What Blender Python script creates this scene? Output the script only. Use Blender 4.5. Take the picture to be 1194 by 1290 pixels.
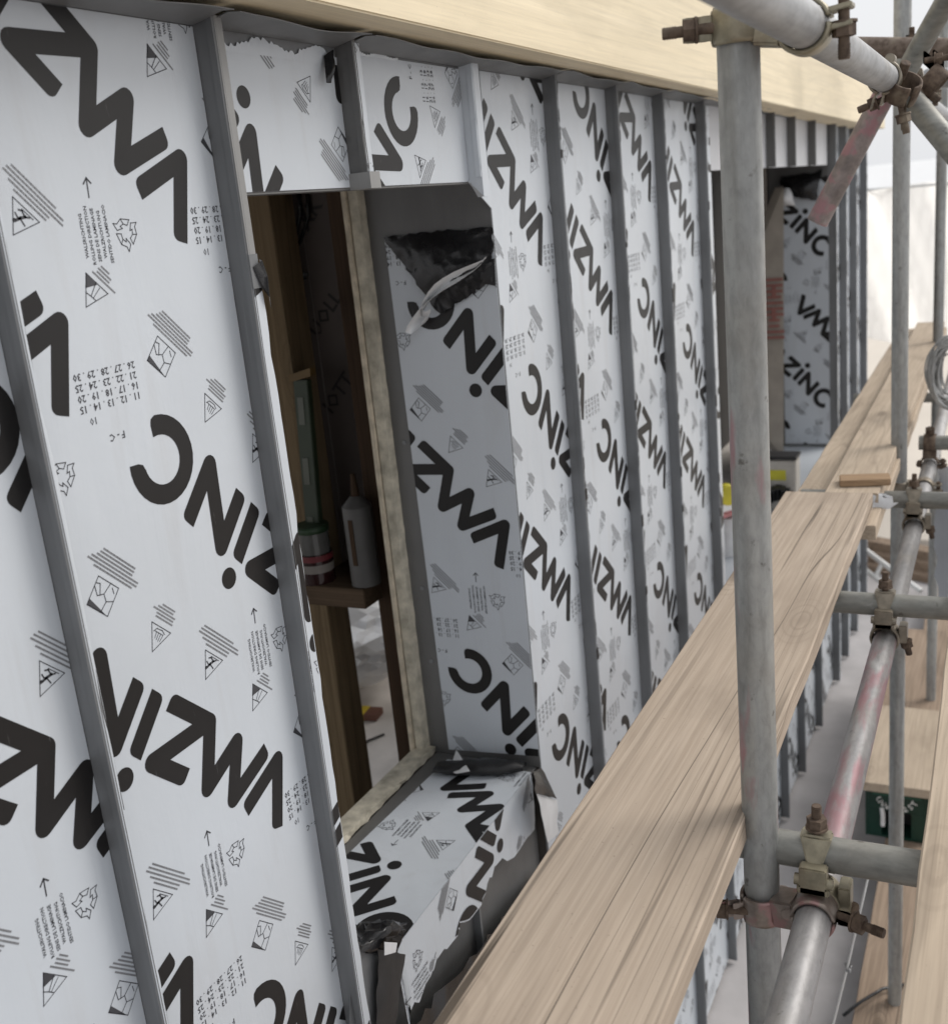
import bpy, bmesh, math, random
import numpy as np
from mathutils import Vector, Matrix
from mathutils.geometry import tessellate_polygon
random.seed(7)
scn = bpy.context.scene
for o in list(bpy.data.objects): bpy.data.objects.remove(o)
COL = scn.collection

# ------------------------------------------------------------------ camera
F_PX, W_PX = 1363.235, 1194.0
RW = np.array([[0.43777151, -0.28185502, 0.85376452],
               [-0.89388042, -0.03440341, 0.44698344],
               [-0.09661212, -0.95884001, -0.26700552]])   # rows: wall axes seen from the camera
cd = bpy.data.cameras.new('camera'); cam = bpy.data.objects.new('camera', cd); COL.objects.link(cam)
M = Matrix.Identity(4)
for i in range(3):
    M[i][0] = RW[i, 0]; M[i][1] = -RW[i, 1]; M[i][2] = -RW[i, 2]
cam.matrix_world = M
cd.sensor_fit = 'HORIZONTAL'; cd.sensor_width = 36; cd.lens = 36 * F_PX / W_PX
cd.clip_start = .02; cd.clip_end = 600
cd.dof.use_dof = True; cd.dof.focus_distance = 1.65; cd.dof.aperture_fstop = 6.3
scn.camera = cam

# ------------------------------------------------------------------ light
SUN_EL, SUN_AZ = 40, -44        # azimuth measured from +x (along the wall) towards +y
wd = bpy.data.worlds.new('World'); scn.world = wd; wd.use_nodes = True
nt = wd.node_tree; bg = nt.nodes['Background']
sky = nt.nodes.new('ShaderNodeTexSky'); sky.sky_type = 'NISHITA'; sky.sun_disc = False
sky.sun_elevation = math.radians(SUN_EL); sky.sun_rotation = math.radians(90 - SUN_AZ)
sky.air_density = 1.0; sky.dust_density = 6.0; sky.ozone_density = 1.0
ov = nt.nodes.new('ShaderNodeMix'); ov.data_type = 'RGBA'; ov.inputs[0].default_value = .80      # closed white cloud cover
nt.links.new(sky.outputs[0], ov.inputs[6]); ov.inputs[7].default_value = (9.8, 9.95, 10.25, 1)
nt.links.new(ov.outputs[2], bg.inputs[0]); bg.inputs[1].default_value = 0.075
sd = bpy.data.lights.new('sun', 'SUN'); sun = bpy.data.objects.new('sun', sd); COL.objects.link(sun)
sd.energy = 1.5; sd.angle = math.radians(32); sd.color = (1.0, .97, .93)
ce, se = math.cos(math.radians(SUN_EL)), math.sin(math.radians(SUN_EL))
sdir = Vector((ce * math.cos(math.radians(SUN_AZ)), ce * math.sin(math.radians(SUN_AZ)), se))
sun.rotation_euler = sdir.to_track_quat('Z', 'Y').to_euler(); sun.location = sdir * 20
scn.view_settings.view_transform = 'Standard'; scn.view_settings.look = 'None'
scn.view_settings.gamma = 1; scn.view_settings.use_curve_mapping = False
scn.view_settings.exposure = 0.43
scn.render.engine = 'CYCLES'

# ------------------------------------------------------------------ measuring helpers
YAW = math.radians(-.85)        # the scaffold runs not quite parallel to the wall
CY, SY = math.cos(YAW), math.sin(YAW)
def S(x, y, z): return Vector((CY * x + SY * y, -SY * x + CY * y, z))
R0 = np.array([[CY, -SY, 0], [SY, CY, 0], [0, 0, 1]]) @ RW
def P(u, v, ax, val, R=RW):
    d = R @ np.array([(u - 597) / F_PX, (v - 645) / F_PX, 1.0]); d = d * (val / d['xyz'.index(ax)])
    return Vector(d)
def SP(u, v, ax, val): return S(*P(u, v, ax, val, R0))

# ------------------------------------------------------------------ mesh builder
class MB:
    def __init__(s): s.v = []; s.f = []; s.sm = []
    def add(s, vs, fs, smooth=False):
        b = len(s.v); s.v += [tuple(p) for p in vs]
        s.f += [tuple(b + i for i in f) for f in fs]; s.sm += [smooth] * len(fs); return s
    def box(s, a, b):
        x0, y0, z0 = (min(a[i], b[i]) for i in range(3)); x1, y1, z1 = (max(a[i], b[i]) for i in range(3))
        v = [(x0, y0, z0), (x1, y0, z0), (x1, y1, z0), (x0, y1, z0), (x0, y0, z1), (x1, y0, z1), (x1, y1, z1), (x0, y1, z1)]
        return s.add(v, HEX)
    def hexa(s, v): return s.add(v, HEX)      # eight corners: bottom loop, top loop
    def tube(s, a, b, r, n=24, r2=None, caps=True, smooth=True, bore=0):
        a, b = Vector(a), Vector(b); r2 = r if r2 is None else r2
        x, y = frame(b - a)
        vs = []
        for p, q in ((a, r), (b, r2)):
            for i in range(n):
                t = 2 * math.pi * i / n; vs.append(p + (x * math.cos(t) + y * math.sin(t)) * q)
        fs = [(i, (i + 1) % n, n + (i + 1) % n, n + i) for i in range(n)]
        s.add(vs, fs, smooth)
        if caps and not bore:
            s.add(vs[:n], [tuple(range(n))[::-1]]); s.add(vs[n:], [tuple(range(n))])
        if bore:
            d = (b - a).normalized() * .06
            for p, dd in ((a, d), (b, -d)):
                ring = [p + (x * math.cos(2 * math.pi * i / n) + y * math.sin(2 * math.pi * i / n)) * q for q in (r, bore) for i in range(n)]
                ring += [v + dd for v in ring[n:]]
                s.add(ring, [(i, (i + 1) % n, n + (i + 1) % n, n + i) for i in range(n)] + [(n + i, n + (i + 1) % n, 2 * n + (i + 1) % n, 2 * n + i) for i in range(n)] + [tuple(range(2 * n, 3 * n))])
        return s
    def path(s, pts, r, n=8, closed=False):
        pts = [Vector(p) for p in pts]; N = len(pts); rings = []
        for k, p in enumerate(pts):
            t = (pts[(k + 1) % N] - pts[k - 1]) if (closed or 0 < k < N - 1) else (pts[1] - pts[0] if k == 0 else pts[-1] - pts[-2])
            x, y = frame(t); rr = r[k] if hasattr(r, '__len__') else r
            rings.append([p + (x * math.cos(2 * math.pi * i / n) + y * math.sin(2 * math.pi * i / n)) * rr for i in range(n)])
        vs = [q for ring in rings for q in ring]; fs = []
        for k in range(N if closed else N - 1):
            a, b = k * n, ((k + 1) % N) * n
            fs += [(a + i, a + (i + 1) % n, b + (i + 1) % n, b + i) for i in range(n)]
        if not closed: fs += [tuple(range(n))[::-1], tuple(range((N - 1) * n, N * n))]
        return s.add(vs, fs, True)
    def band(s, c, axis, ref, ri, ro, w, a0, a1, n=20, taper=0):
        """part of a ring round an axis, angles measured from ref"""
        c, ax = Vector(c), Vector(axis).normalized(); e1 = Vector(ref); e1 = (e1 - ax * e1.dot(ax)).normalized(); e2 = ax.cross(e1)
        vs = []
        for i in range(n + 1):
            t = math.radians(a0 + (a1 - a0) * i / n); d = e1 * math.cos(t) + e2 * math.sin(t)
            ww = w * (1 - taper * abs(2 * i / n - 1) ** 2)
            for q, h in ((ri, -.5), (ro - .0012, -.5), (ro, -.38), (ro, .38), (ro - .0012, .5), (ri, .5)): vs.append(c + d * q + ax * (h * ww))
        fs = []
        for i in range(n):
            for k in range(6): fs.append((i * 6 + k, i * 6 + (k + 1) % 6, (i + 1) * 6 + (k + 1) % 6, (i + 1) * 6 + k))
        fs += [tuple(range(6))[::-1], tuple(range(n * 6, n * 6 + 6))]
        return s.add(vs, fs, True)
    def obox(s, c, ex, ey, ez):   # oriented box, half axes
        c, ex, ey, ez = map(Vector, (c, ex, ey, ez))
        return s.add([c + ex * i + ey * j + ez * k for k in (-1, 1) for i, j in ((-1, -1), (1, -1), (1, 1), (-1, 1))], HEX)
    def prism(s, c, axis, r, h, n=6, rot=0):
        c, ax = Vector(c), Vector(axis).normalized(); x, y = frame(ax)
        return s.tube(c - ax * h / 2, c + ax * h / 2, r, n=n, smooth=False)
    def sheet(s, grid, t=0.0):    # grid[i][j] of points -> a sheet with thickness t along its normals
        m, n = len(grid), len(grid[0]); G = [[Vector(p) for p in row] for row in grid]
        vs = [p for row in G for p in row]
        fs = [(i * n + j, i * n + j + 1, (i + 1) * n + j + 1, (i + 1) * n + j) for i in range(m - 1) for j in range(n - 1)]
        s.add(vs, fs, True)
        if t:
            nv = []
            for i in range(m):
                for j in range(n):
                    a = G[min(i + 1, m - 1)][j] - G[max(i - 1, 0)][j]; b = G[i][min(j + 1, n - 1)] - G[i][max(j - 1, 0)]
                    nn = a.cross(b); nv.append(G[i][j] + (nn.normalized() if nn.length > 1e-12 else Vector((0, 0, 1))) * t)
            s.add(nv, [f[::-1] for f in fs], True)
            edge = [(0, j) for j in range(n)] + [(i, n - 1) for i in range(1, m)] + [(m - 1, j) for j in range(n - 2, -1, -1)] + [(i, 0) for i in range(m - 2, 0, -1)]
            idx = [i * n + j for i, j in edge]; L = len(idx)
            s.add([vs[i] for i in idx] + [nv[i] for i in idx], [(k, (k + 1) % L, L + (k + 1) % L, L + k) for k in range(L)])
        return s
    def poly3(s, pts, ext):       # planar outline extruded along ext
        n = len(pts); p = [Vector(q) for q in pts]; e = Vector(ext)
        tr = tessellate_polygon([p])
        s.add(p, [tuple(t) for t in tr]); s.add([q + e for q in p], [tuple(t) for t in tr])
        s.add(p + [q + e for q in p], [(i, (i + 1) % n, n + (i + 1) % n, n + i) for i in range(n)])
        return s
HEX = [(3, 2, 1, 0), (4, 5, 6, 7), (0, 1, 5, 4), (1, 2, 6, 5), (2, 3, 7, 6), (3, 0, 4, 7)]
def frame(d):
    d = Vector(d).normalized(); h = Vector((0, 0, 1)) if abs(d.z) < .9 else Vector((1, 0, 0))
    x = d.cross(h).normalized(); return x, d.cross(x).normalized()

def obj(name, mb, mat, parent=None, bevel=0, recalc=True, merge=False):
    me = bpy.data.meshes.new(name); root = parent
    while root is not None and root.parent is not None: root = root.parent
    off = root.location if root is not None else Vector((0, 0, 0))
    me.from_pydata([tuple(Vector(p) - off) for p in mb.v], [], mb.f)
    me.polygons.foreach_set('use_smooth', mb.sm)
    if recalc or merge or bevel:
        bm = bmesh.new(); bm.from_mesh(me)
        if merge or bevel: bmesh.ops.remove_doubles(bm, verts=bm.verts, dist=1e-5)
        if recalc: bmesh.ops.recalc_face_normals(bm, faces=bm.faces)
        if bevel: bmesh.ops.bevel(bm, geom=bm.edges[:] , offset=bevel, segments=2, affect='EDGES', clamp_overlap=True)
        bm.to_mesh(me); bm.free()
    o = bpy.data.objects.new(name, me); COL.objects.link(o)
    if mat: me.materials.append(mat)
    if parent is not None: o.parent = parent
    return o
def tag(o, label, cat, group=None):
    o['label'] = label; o['category'] = cat
    if group: o['group'] = group
    return o
def thing(name, loc, label, cat, group=None):
    o = bpy.data.objects.new(name, None); o.location = loc; o.empty_display_size = .05; COL.objects.link(o)
    return tag(o, label, cat, group)
def struct(o): o['kind'] = 'structure'; return o

# ------------------------------------------------------------------ materials
def new_mat(name, rough=.6, metal=0, spec=.5):
    m = bpy.data.materials.new(name); m.use_nodes = True; n = m.node_tree
    b = n.nodes['Principled BSDF']; b.inputs['Roughness'].default_value = rough
    b.inputs['Metallic'].default_value = metal; b.inputs['Specular IOR Level'].default_value = spec
    return m, n, b
def coords(n, scale):
    tc = n.nodes.new('ShaderNodeTexCoord'); mp = n.nodes.new('ShaderNodeMapping')
    mp.inputs['Scale'].default_value = scale; n.links.new(tc.outputs['Object'], mp.inputs['Vector']); return mp.outputs[0]
def noise(n, scale, sc=1.0, detail=4, dist=0, rough=.55):
    t = n.nodes.new('ShaderNodeTexNoise'); t.inputs['Scale'].default_value = sc; t.inputs['Detail'].default_value = detail
    t.inputs['Distortion'].default_value = dist; t.inputs['Roughness'].default_value = rough
    n.links.new(coords(n, scale), t.inputs['Vector']); return t.outputs['Fac']
def ramp(n, fac, stops):
    r = n.nodes.new('ShaderNodeValToRGB'); e = r.color_ramp.elements
    while len(e) < len(stops): e.new(.5)
    for k, (p, c) in enumerate(stops):
        e[k].position = p; e[k].color = (c, c, c, 1) if not hasattr(c, '__len__') else (*c, 1)
    n.links.new(fac, r.inputs[0]); return r.outputs[0]
def mix(n, fac, a, b, mode='MIX'):
    m = n.nodes.new('ShaderNodeMix'); m.data_type = 'RGBA'; m.blend_type = mode
    for k, x in ((0, fac), (6, a), (7, b)):
        if hasattr(x, 'is_linked'): n.links.new(x, m.inputs[k])
        elif k == 0: m.inputs[0].default_value = x
        else: m.inputs[k].default_value = (*x, 1)
    return m.outputs[2]
def bump(n, b, h, strength, dist=.002):
    bp = n.nodes.new('ShaderNodeBump'); bp.inputs['Strength'].default_value = strength; bp.inputs['Distance'].default_value = dist
    n.links.new(h, bp.inputs['Height']); n.links.new(bp.outputs[0], b.inputs['Normal'])
def plain(name, c, rough=.6, metal=0, var=.25, sc=6, bstr=0, bsc=60, spec=.5):
    m, n, b = new_mat(name, rough, metal, spec)
    f = noise(n, (1, 1, 1), sc, 5)
    lo = tuple(x * (1 - var) for x in c); hi = tuple(min(1, x * (1 + var)) for x in c)
    n.links.new(ramp(n, f, [(.3, lo), (.7, hi)]), b.inputs['Base Color'])
    if bstr: bump(n, b, noise(n, (1, 1, 1), bsc, 4), bstr)
    return m
def film_mat(name='white_film', c=(.565, .605, .648)):
    m, n, b = new_mat(name, .30, 0, .5)
    f = noise(n, (1, 1, 1), 3.5, 3); g = noise(n, (9, 9, 1.2), 2.2, 6, .4)
    col = ramp(n, f, [(.3, tuple(x * .965 for x in c)), (.7, c)])
    dirt = ramp(n, g, [(.56, 0.0), (.76, .22)])
    n.links.new(mix(n, dirt, col, (.42, .41, .40)), b.inputs['Base Color'])
    w = n.nodes.new('ShaderNodeMath'); w.operation = 'ADD'
    n.links.new(noise(n, (3.5, 3.5, 1.2), 1.6, 2), w.inputs[0])
    k = n.nodes.new('ShaderNodeMath'); k.operation = 'MULTIPLY'; k.inputs[1].default_value = .05
    n.links.new(noise(n, (1, 1, 1), 55, 3), k.inputs[0]); n.links.new(k.outputs[0], w.inputs[1])
    w2 = n.nodes.new('ShaderNodeMath'); w2.operation = 'MULTIPLY_ADD'; w2.inputs[1].default_value = .22; n.links.new(noise(n, (7, 7, 1.1), 1.5, 4, .8), w2.inputs[0]); n.links.new(w.outputs[0], w2.inputs[2])
    bump(n, b, w2.outputs[0], .5, .014)
    return m
def ink_mat(name, c, rough=.42):
    m, n, b = new_mat(name, rough, 0, .4)
    f = noise(n, (1, 1, 1), 9, 4); s = noise(n, (60, 60, 3), 4, 5, .6)
    col = ramp(n, f, [(.3, c), (.75, tuple(x * 1.5 for x in c))])
    n.links.new(mix(n, ramp(n, s, [(.70, 0.0), (.80, .35)]), col, (.35, .35, .35)), b.inputs['Base Color'])
    return m
def zinc_mat(name, c=(.15, .155, .16), rough=.5):
    m, n, b = new_mat(name, rough, .25, .4)
    f = noise(n, (2, 2, .7), 5, 6, .2); g = noise(n, (40, 40, 1.5), 3, 4)
    col = ramp(n, f, [(.3, tuple(x * .82 for x in c)), (.7, tuple(x * 1.12 for x in c))])
    n.links.new(mix(n, ramp(n, g, [(.62, 0.0), (.8, .3)]), col, tuple(x * 1.6 for x in c)), b.inputs['Base Color'])
    bump(n, b, noise(n, (1, 1, .4), 9, 3), .15, .004)
    return m
def tube_mat(name, axis, tint=(.33, .335, .325), paint=0, span=None):
    sc = [26, 26, 26]; sc[axis] = 2.0
    m, n, b = new_mat(name, .5, .45, .45)
    f = noise(n, tuple(sc), 1.0, 6, .3); g = noise(n, (1, 1, 1), 9, 6); h = noise(n, (1, 1, 1), 38, 5)
    col = ramp(n, f, [(.28, tuple(x * .62 for x in tint)), (.5, tint), (.74, tuple(x * 1.28 for x in tint))])
    col = mix(n, ramp(n, g, [(.5, 0.0), (.72, .45)]), col, (.27, .25, .215))
    col = mix(n, ramp(n, h, [(.66, 0.0), (.72, .75)]), col, (.10, .09, .08))
    s4 = [75, 75, 75]; s4[axis] = 34
    md = noise(n, tuple(s4), 1.0, 5, .3, .65); col = mix(n, .5, col, ramp(n, md, [(.32, .66), (.5, 1.0), (.68, 1.25)]), 'MULTIPLY')
    s2 = [14, 14, 14]; s2[axis] = 3.0
    q = noise(n, tuple(s2), 1.3, 5, .5)
    col = mix(n, ramp(n, q, [(.66, 0.0), (.72, .55)]), col, (.52, .52, .51))
    if paint:
        s3 = [13, 13, 13]; s3[axis] = 2.6; p = noise(n, tuple(s3), 1.6, 5, .3)
        if span:                      # painted length of the tube, in metres along it
            tc = n.nodes.new('ShaderNodeTexCoord'); sx = n.nodes.new('ShaderNodeSeparateXYZ'); n.links.new(tc.outputs['Object'], sx.inputs[0])
            mr = n.nodes.new('ShaderNodeMath'); mr.operation = 'MULTIPLY_ADD'; mr.inputs[1].default_value = .2; mr.inputs[2].default_value = 0; n.links.new(sx.outputs[axis], mr.inputs[0])
            win = ramp(n, mr.outputs[0], [(span[0] * .2, 0.0), (span[0] * .2 + .03, 1.0), (span[1] * .2 - .03, 1.0), (span[1] * .2, 0.0)])
            pm = n.nodes.new('ShaderNodeMath'); pm.operation = 'MULTIPLY'; n.links.new(win, pm.inputs[0]); n.links.new(ramp(n, p, [(.60 - .12 * paint, 0.0), (.68 - .10 * paint, .8)]), pm.inputs[1])
        col = mix(n, ramp(n, p, [(.60 - .12 * paint, 0.0), (.68 - .10 * paint, .8)]) if not span else pm.outputs[0], col, (.36, .19, .21))
    n.links.new(col, b.inputs['Base Color'])
    n.links.new(ramp(n, g, [(.3, .42), (.7, .62)]), b.inputs['Roughness'])
    bump(n, b, h, .18, .0015)
    return m
def rust_mat(name, a=(.07, .048, .036), c=(.165, .122, .09), metal=.2):
    m, n, b = new_mat(name, .75, metal, .3)
    f = noise(n, (1, 1, 1), 70, 6); g = noise(n, (1, 1, 1), 24, 4)
    col = ramp(n, f, [(.35, a), (.65, c)])
    n.links.new(mix(n, ramp(n, g, [(.55, 0.0), (.7, .6)]), col, (.26, .225, .17)), b.inputs['Base Color'])
    bump(n, b, f, .4, .002); return m
def brass_mat(name, c=(.42, .37, .25), paint=None):
    m, n, b = new_mat(name, .42, .55, .5)
    f = noise(n, (1, 1, 1), 45, 5); g = noise(n, (1, 1, 1), 20, 5)
    col = ramp(n, f, [(.3, tuple(x * .6 for x in c)), (.65, c)])
    col = mix(n, ramp(n, g, [(.52, 0.0), (.7, .7)]), col, (.16, .115, .075))
    if paint: col = mix(n, ramp(n, noise(n, (1, 1, 1), 33, 4), [(.5, 0.0), (.6, .8)]), col, paint)
    n.links.new(col, b.inputs['Base Color']); bump(n, b, f, .25, .0015); return m
def wood_mat(name, light, dark, along=0, crack=.5, knots=True, rough=.8, sc=1.0, ringc=.5):
    m, n, b = new_mat(name, rough, 0, .2)
    def ax(a, c): s = [c, c, c]; s[along] = a; return tuple(x * sc for x in s)
    warp = noise(n, ax(.9, 3), 1.0, 3)
    f = noise(n, ax(1.1, 30), 1.0, 5, .6); g = noise(n, ax(3.0, 120), 1.0, 3, .2); w = noise(n, ax(1.6, 2.2), 1.0, 4)
    col = ramp(n, f, [(.3, dark), (.52, tuple((p + q) / 2 for p, q in zip(light, dark))), (.68, light)])
    col = mix(n, ringc, col, ramp(n, g, [(.35, tuple(x * .78 for x in dark)), (.62, light)]))
    col = mix(n, ramp(n, w, [(.45, 0.0), (.75, .45)]), col, tuple(x * .72 for x in dark))
    if knots:
        v = n.nodes.new('ShaderNodeTexVoronoi'); v.inputs['Scale'].default_value = 1; n.links.new(coords(n, ax(2.5, 6.8)), v.inputs['Vector'])
        col = mix(n, ramp(n, v.outputs['Distance'], [(.05, .8), (.15, 0.0)]), col, tuple(x * .45 for x in dark))
        # dark growth rings round the knot
        rr = n.nodes.new('ShaderNodeMath'); rr.operation = 'SINE'; mm = n.nodes.new('ShaderNodeMath'); mm.operation = 'MULTIPLY'; mm.inputs[1].default_value = 85
        n.links.new(v.outputs['Distance'], mm.inputs[0]); n.links.new(mm.outputs[0], rr.inputs[0])
        near = ramp(n, v.outputs['Distance'], [(.13, .5), (.40, 0.0)])
        mk = n.nodes.new('ShaderNodeMath'); mk.operation = 'MULTIPLY'; n.links.new(ramp(n, rr.outputs[0], [(.4, 0.0), (.9, 1.0)]), mk.inputs[0]); n.links.new(near, mk.inputs[1])
        col = mix(n, mk.outputs[0], col, tuple(x * .6 for x in dark))
    rg = noise(n, ax(.42, 4.2), 1.0, 2, .25, .4); q1 = n.nodes.new('ShaderNodeMath'); q1.operation = 'MULTIPLY'; q1.inputs[1].default_value = 120; n.links.new(rg, q1.inputs[0])
    q2 = n.nodes.new('ShaderNodeMath'); q2.operation = 'SINE'; n.links.new(q1.outputs[0], q2.inputs[0])
    col = mix(n, ramp(n, q2.outputs[0], [(.5, 0.0), (1.0, .13)]), col, tuple(x * .66 for x in dark))
    cr1 = noise(n, ax(.30, 3.4), 1.0, 3, .1, .35); cr2 = ramp(n, cr1, [(.4968, 0.0), (.4988, crack), (.5012, crack), (.5032, 0.0)])
    col = mix(n, cr2, col, tuple(x * .25 for x in dark))
    fl = ramp(n, noise(n, ax(.22, 40), 1.0, 2, .15, .4), [(.482, 0.0), (.497, .75 * min(1, crack * 1.2)), (.503, .75 * min(1, crack * 1.2)), (.518, 0.0)])
    fm = n.nodes.new('ShaderNodeMath'); fm.operation = 'MULTIPLY'; n.links.new(fl, fm.inputs[0]); n.links.new(ramp(n, noise(n, ax(.5, 6), 1.0, 2), [(.42, .1), (.6, 1.0)]), fm.inputs[1])
    col = mix(n, fm.outputs[0], col, tuple(x * .45 for x in dark))
    k = noise(n, ax(.7, 55), 1.0, 2, .3); kk = ramp(n, k, [(.30, crack), (.345, 0.0)])
    col = mix(n, kk, col, tuple(x * .22 for x in dark))
    stn = noise(n, ax(3.0, 7), 1.0, 5, .6); col = mix(n, ramp(n, stn, [(.54, 0.0), (.72, .42)]), col, tuple(x * .62 for x in dark))
    fb = noise(n, ax(5, 260), 1.0, 4, .1, .7); col = mix(n, .5, col, ramp(n, fb, [(.3, .80), (.5, 1.0), (.7, 1.14)]), 'MULTIPLY')
    sp = noise(n, (1, 1, 1), 130, 3); col = mix(n, ramp(n, sp, [(.68, 0.0), (.74, .5)]), col, tuple(x * .4 for x in dark))
    n.links.new(col, b.inputs['Base Color']); bump(n, b, g, .25, .0015); return m

FILM = film_mat(); INK = ink_mat('black_print', (.0085, .0078, .0078)); MARK = ink_mat('grey_print', (.045, .046, .052), .5)
INKF = ink_mat('faded_print', (.17, .175, .185), .5)
ZINC = zinc_mat('grey_zinc', (.195, .201, .207)); ZINC_D = zinc_mat('dark_zinc', (.15, .15, .148)); ZINC_L = zinc_mat('light_zinc', (.30, .30, .295), .45)
FOAM = plain('cream_foam', (.48, .445, .36), .9, 0, .32, 30, .6, 60)
BEAM = wood_mat('pale_beam_face', (.84, .735, .54), (.80, .69, .49), 0, .10, False, .55, .55, .2)
BOARD = wood_mat('weathered_board', (.485, .402, .322), (.43, .347, .27), 0, 1.0)
BOARD2 = wood_mat('pale_board', (.53, .44, .34), (.465, .375, .285), 0, .25)
DECK = wood_mat('brown_deck', (.40, .31, .235), (.27, .20, .145), 0, .6, sc=.8)
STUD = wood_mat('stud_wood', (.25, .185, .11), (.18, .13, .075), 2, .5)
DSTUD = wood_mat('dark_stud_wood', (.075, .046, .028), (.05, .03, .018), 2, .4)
NOGG = wood_mat('noggin_wood', (.13, .09, .06), (.085, .058, .036), 1, .4)
OFFCUT = wood_mat('offcut_wood', (.42, .29, .18), (.30, .20, .12), 1, .4)
TZ = tube_mat('galvanised_upright', 2); TZP = tube_mat('galvanised_upright_marked', 2, (.33, .335, .325), .12)
TX = tube_mat('galvanised_rail', 0, (.36, .365, .37)); TXP = tube_mat('pink_marked_rail', 0, (.33, .325, .325), 1.5, (1.36, 2.35))
TY = tube_mat('weathered_cross_tube', 1, (.235, .235, .215)); TYR = rust_mat('rusty_tube', (.12, .09, .07), (.22, .175, .145))
TRED = tube_mat('faded_red_tube', 0, (.26, .22, .21), .7)
RUST = rust_mat('rusted_steel'); GOLD = brass_mat('yellow_zinc_steel', (.37, .335, .245)); GREYC = brass_mat('dull_coupler', (.33, .29, .23)); PINKC = brass_mat('pink_coupler', (.32, .27, .235), (.34, .19, .185)); STEEL = plain('steel', (.42, .42, .40), .4, .7, .25, 30)
BLACK = plain('black_plastic', (.014, .014, .015), .27, 0, .3, 20, .9, 26); BLACK2 = plain('black_membrane', (.018, .018, .019), .45, 0, .35, 18, .6, 30)
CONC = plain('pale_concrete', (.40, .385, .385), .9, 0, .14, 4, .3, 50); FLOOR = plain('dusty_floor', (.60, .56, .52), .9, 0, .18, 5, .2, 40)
WHITE = plain('white_render', (.82, .81, .80), .85, 0, .03, .8); WHITEB = plain('white_band', (.88, .88, .87), .8, 0, .02, 2); BEIGE = plain('pale_roof', (.66, .60, .52), .9, 0, .06, 1.2)
PLAST = plain('white_plastic', (.80, .80, .80), .3, 0, .08, 14, .6, 9); TORN = plain('torn_film_back', (.70, .71, .72), .4, 0, .1, 12, .4, 16)
GREEN = plain('dark_green_plastic', (.006, .036, .024), .4, 0, .2, 12); WPAINT = plain('white_paint', (.74, .74, .72), .5, 0, .05, 8)

# ------------------------------------------------------------------ printed film pattern (2-D)
ANG = math.radians(136.5)
EU = np.array([math.cos(ANG), math.sin(ANG)]); EN = np.array([-math.sin(ANG), math.cos(ANG)])
def stroke_outline(pts, w, ends=(1, 1), seg=5):
    """outline of a thick polyline: round outer joins, mitred inner joins, ends with one rounded corner"""
    p = [np.array(q, float) for q in pts]; n = len(p); h = w / 2
    d = [(p[i + 1] - p[i]) / np.linalg.norm(p[i + 1] - p[i]) for i in range(n - 1)]; nn = [np.array([-q[1], q[0]]) for q in d]
    def side(sg):
        out = []
        for i in range(n):
            if i == 0 or i == n - 1:
                k = 0 if i == 0 else n - 2; dd = d[k] * (-1 if i == 0 else 1); s_ = nn[k] * sg * h
                rounded = (sg > 0) == (i == 0)
                if rounded:
                    for t in np.linspace(0, math.pi / 2, seg): 
                        q = p[i] - dd * (h * .8) + s_ * .2 + dd * h * .8 * math.sin(t) + s_ * .8 * math.cos(t); out.append(q)
                    if i == 0: out[-seg:] = out[-seg:][::-1]
                else: out.append(p[i] + s_ + dd * h * .05)
                continue
            a, b = d[i - 1], d[i]; cr = a[0] * b[1] - a[1] * b[0]
            if cr * sg > 0:      # inner side
                m = (nn[i - 1] + nn[i]); m = m / np.linalg.norm(m); c = max(.18, m @ nn[i]); out.append(p[i] + sg * m * h / c)
            else:
                a0 = math.atan2(*(sg * nn[i - 1])[::-1]); a1 = math.atan2(*(sg * nn[i])[::-1]); da = (a1 - a0 + math.pi) % (2 * math.pi) - math.pi
                for t in np.linspace(0, 1, seg + 2): q = a0 + da * t; out.append(p[i] + h * np.array([math.cos(q), math.sin(q)]))
        return out
    return side(1) + side(-1)[::-1]
def tri_poly(out):
    v = [Vector((q[0], q[1], 0)) for q in out]; return [np.array([out[a], out[b], out[c]]) for a, b, c in tessellate_polygon([v])]
def disc(c, r, n=24):
    q = [np.array(c) + r * np.array([math.cos(2 * math.pi * i / n), math.sin(2 * math.pi * i / n)]) for i in range(n)]
    return [np.array([q[0], q[i], q[i + 1]]) for i in range(1, n - 1)]
def line(a, b, w):
    a, b = np.array(a, float), np.array(b, float); d = (b - a) / np.linalg.norm(b - a); m = np.array([-d[1], d[0]]) * w / 2
    a = a - d * w / 2; b = b + d * w / 2
    return [np.array([a - m, b - m, b + m]), np.array([a - m, b + m, a + m])]
def lines(pts, w, close=False):
    pts = list(pts) + ([pts[0]] if close else []); r = []
    for a, b in zip(pts, pts[1:]): r += line(a, b, w)
    return r
LW = .0262
WORD = []
ZB_ = tri_poly(stroke_outline([(.243, -.013), (.318, -.013), (.2335, -.0965)], LW))
for pts in ([(.000, .002), (.053, -.091), (.092, -.004)], [(.087, -.097), (.128, -.012), (.162, -.087), (.192, -.012), (.2335, -.094), (.326, -.094)],
            [(.353, -.098), (.353, -.011)],
            [(.393, -.100), (.393, -.013), (.472, -.102), (.472, -.012)]):
    WORD += tri_poly(stroke_outline(pts, LW))
WORD += disc((.356, .019), .0155)
cc = np.array([.556, -.062])
WORD += tri_poly(stroke_outline([cc + .046 * np.array([math.cos(math.radians(t)), math.sin(math.radians(t))]) for t in range(38, 330, 12)], LW, seg=3))
WORD = np.array(WORD)
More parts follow.
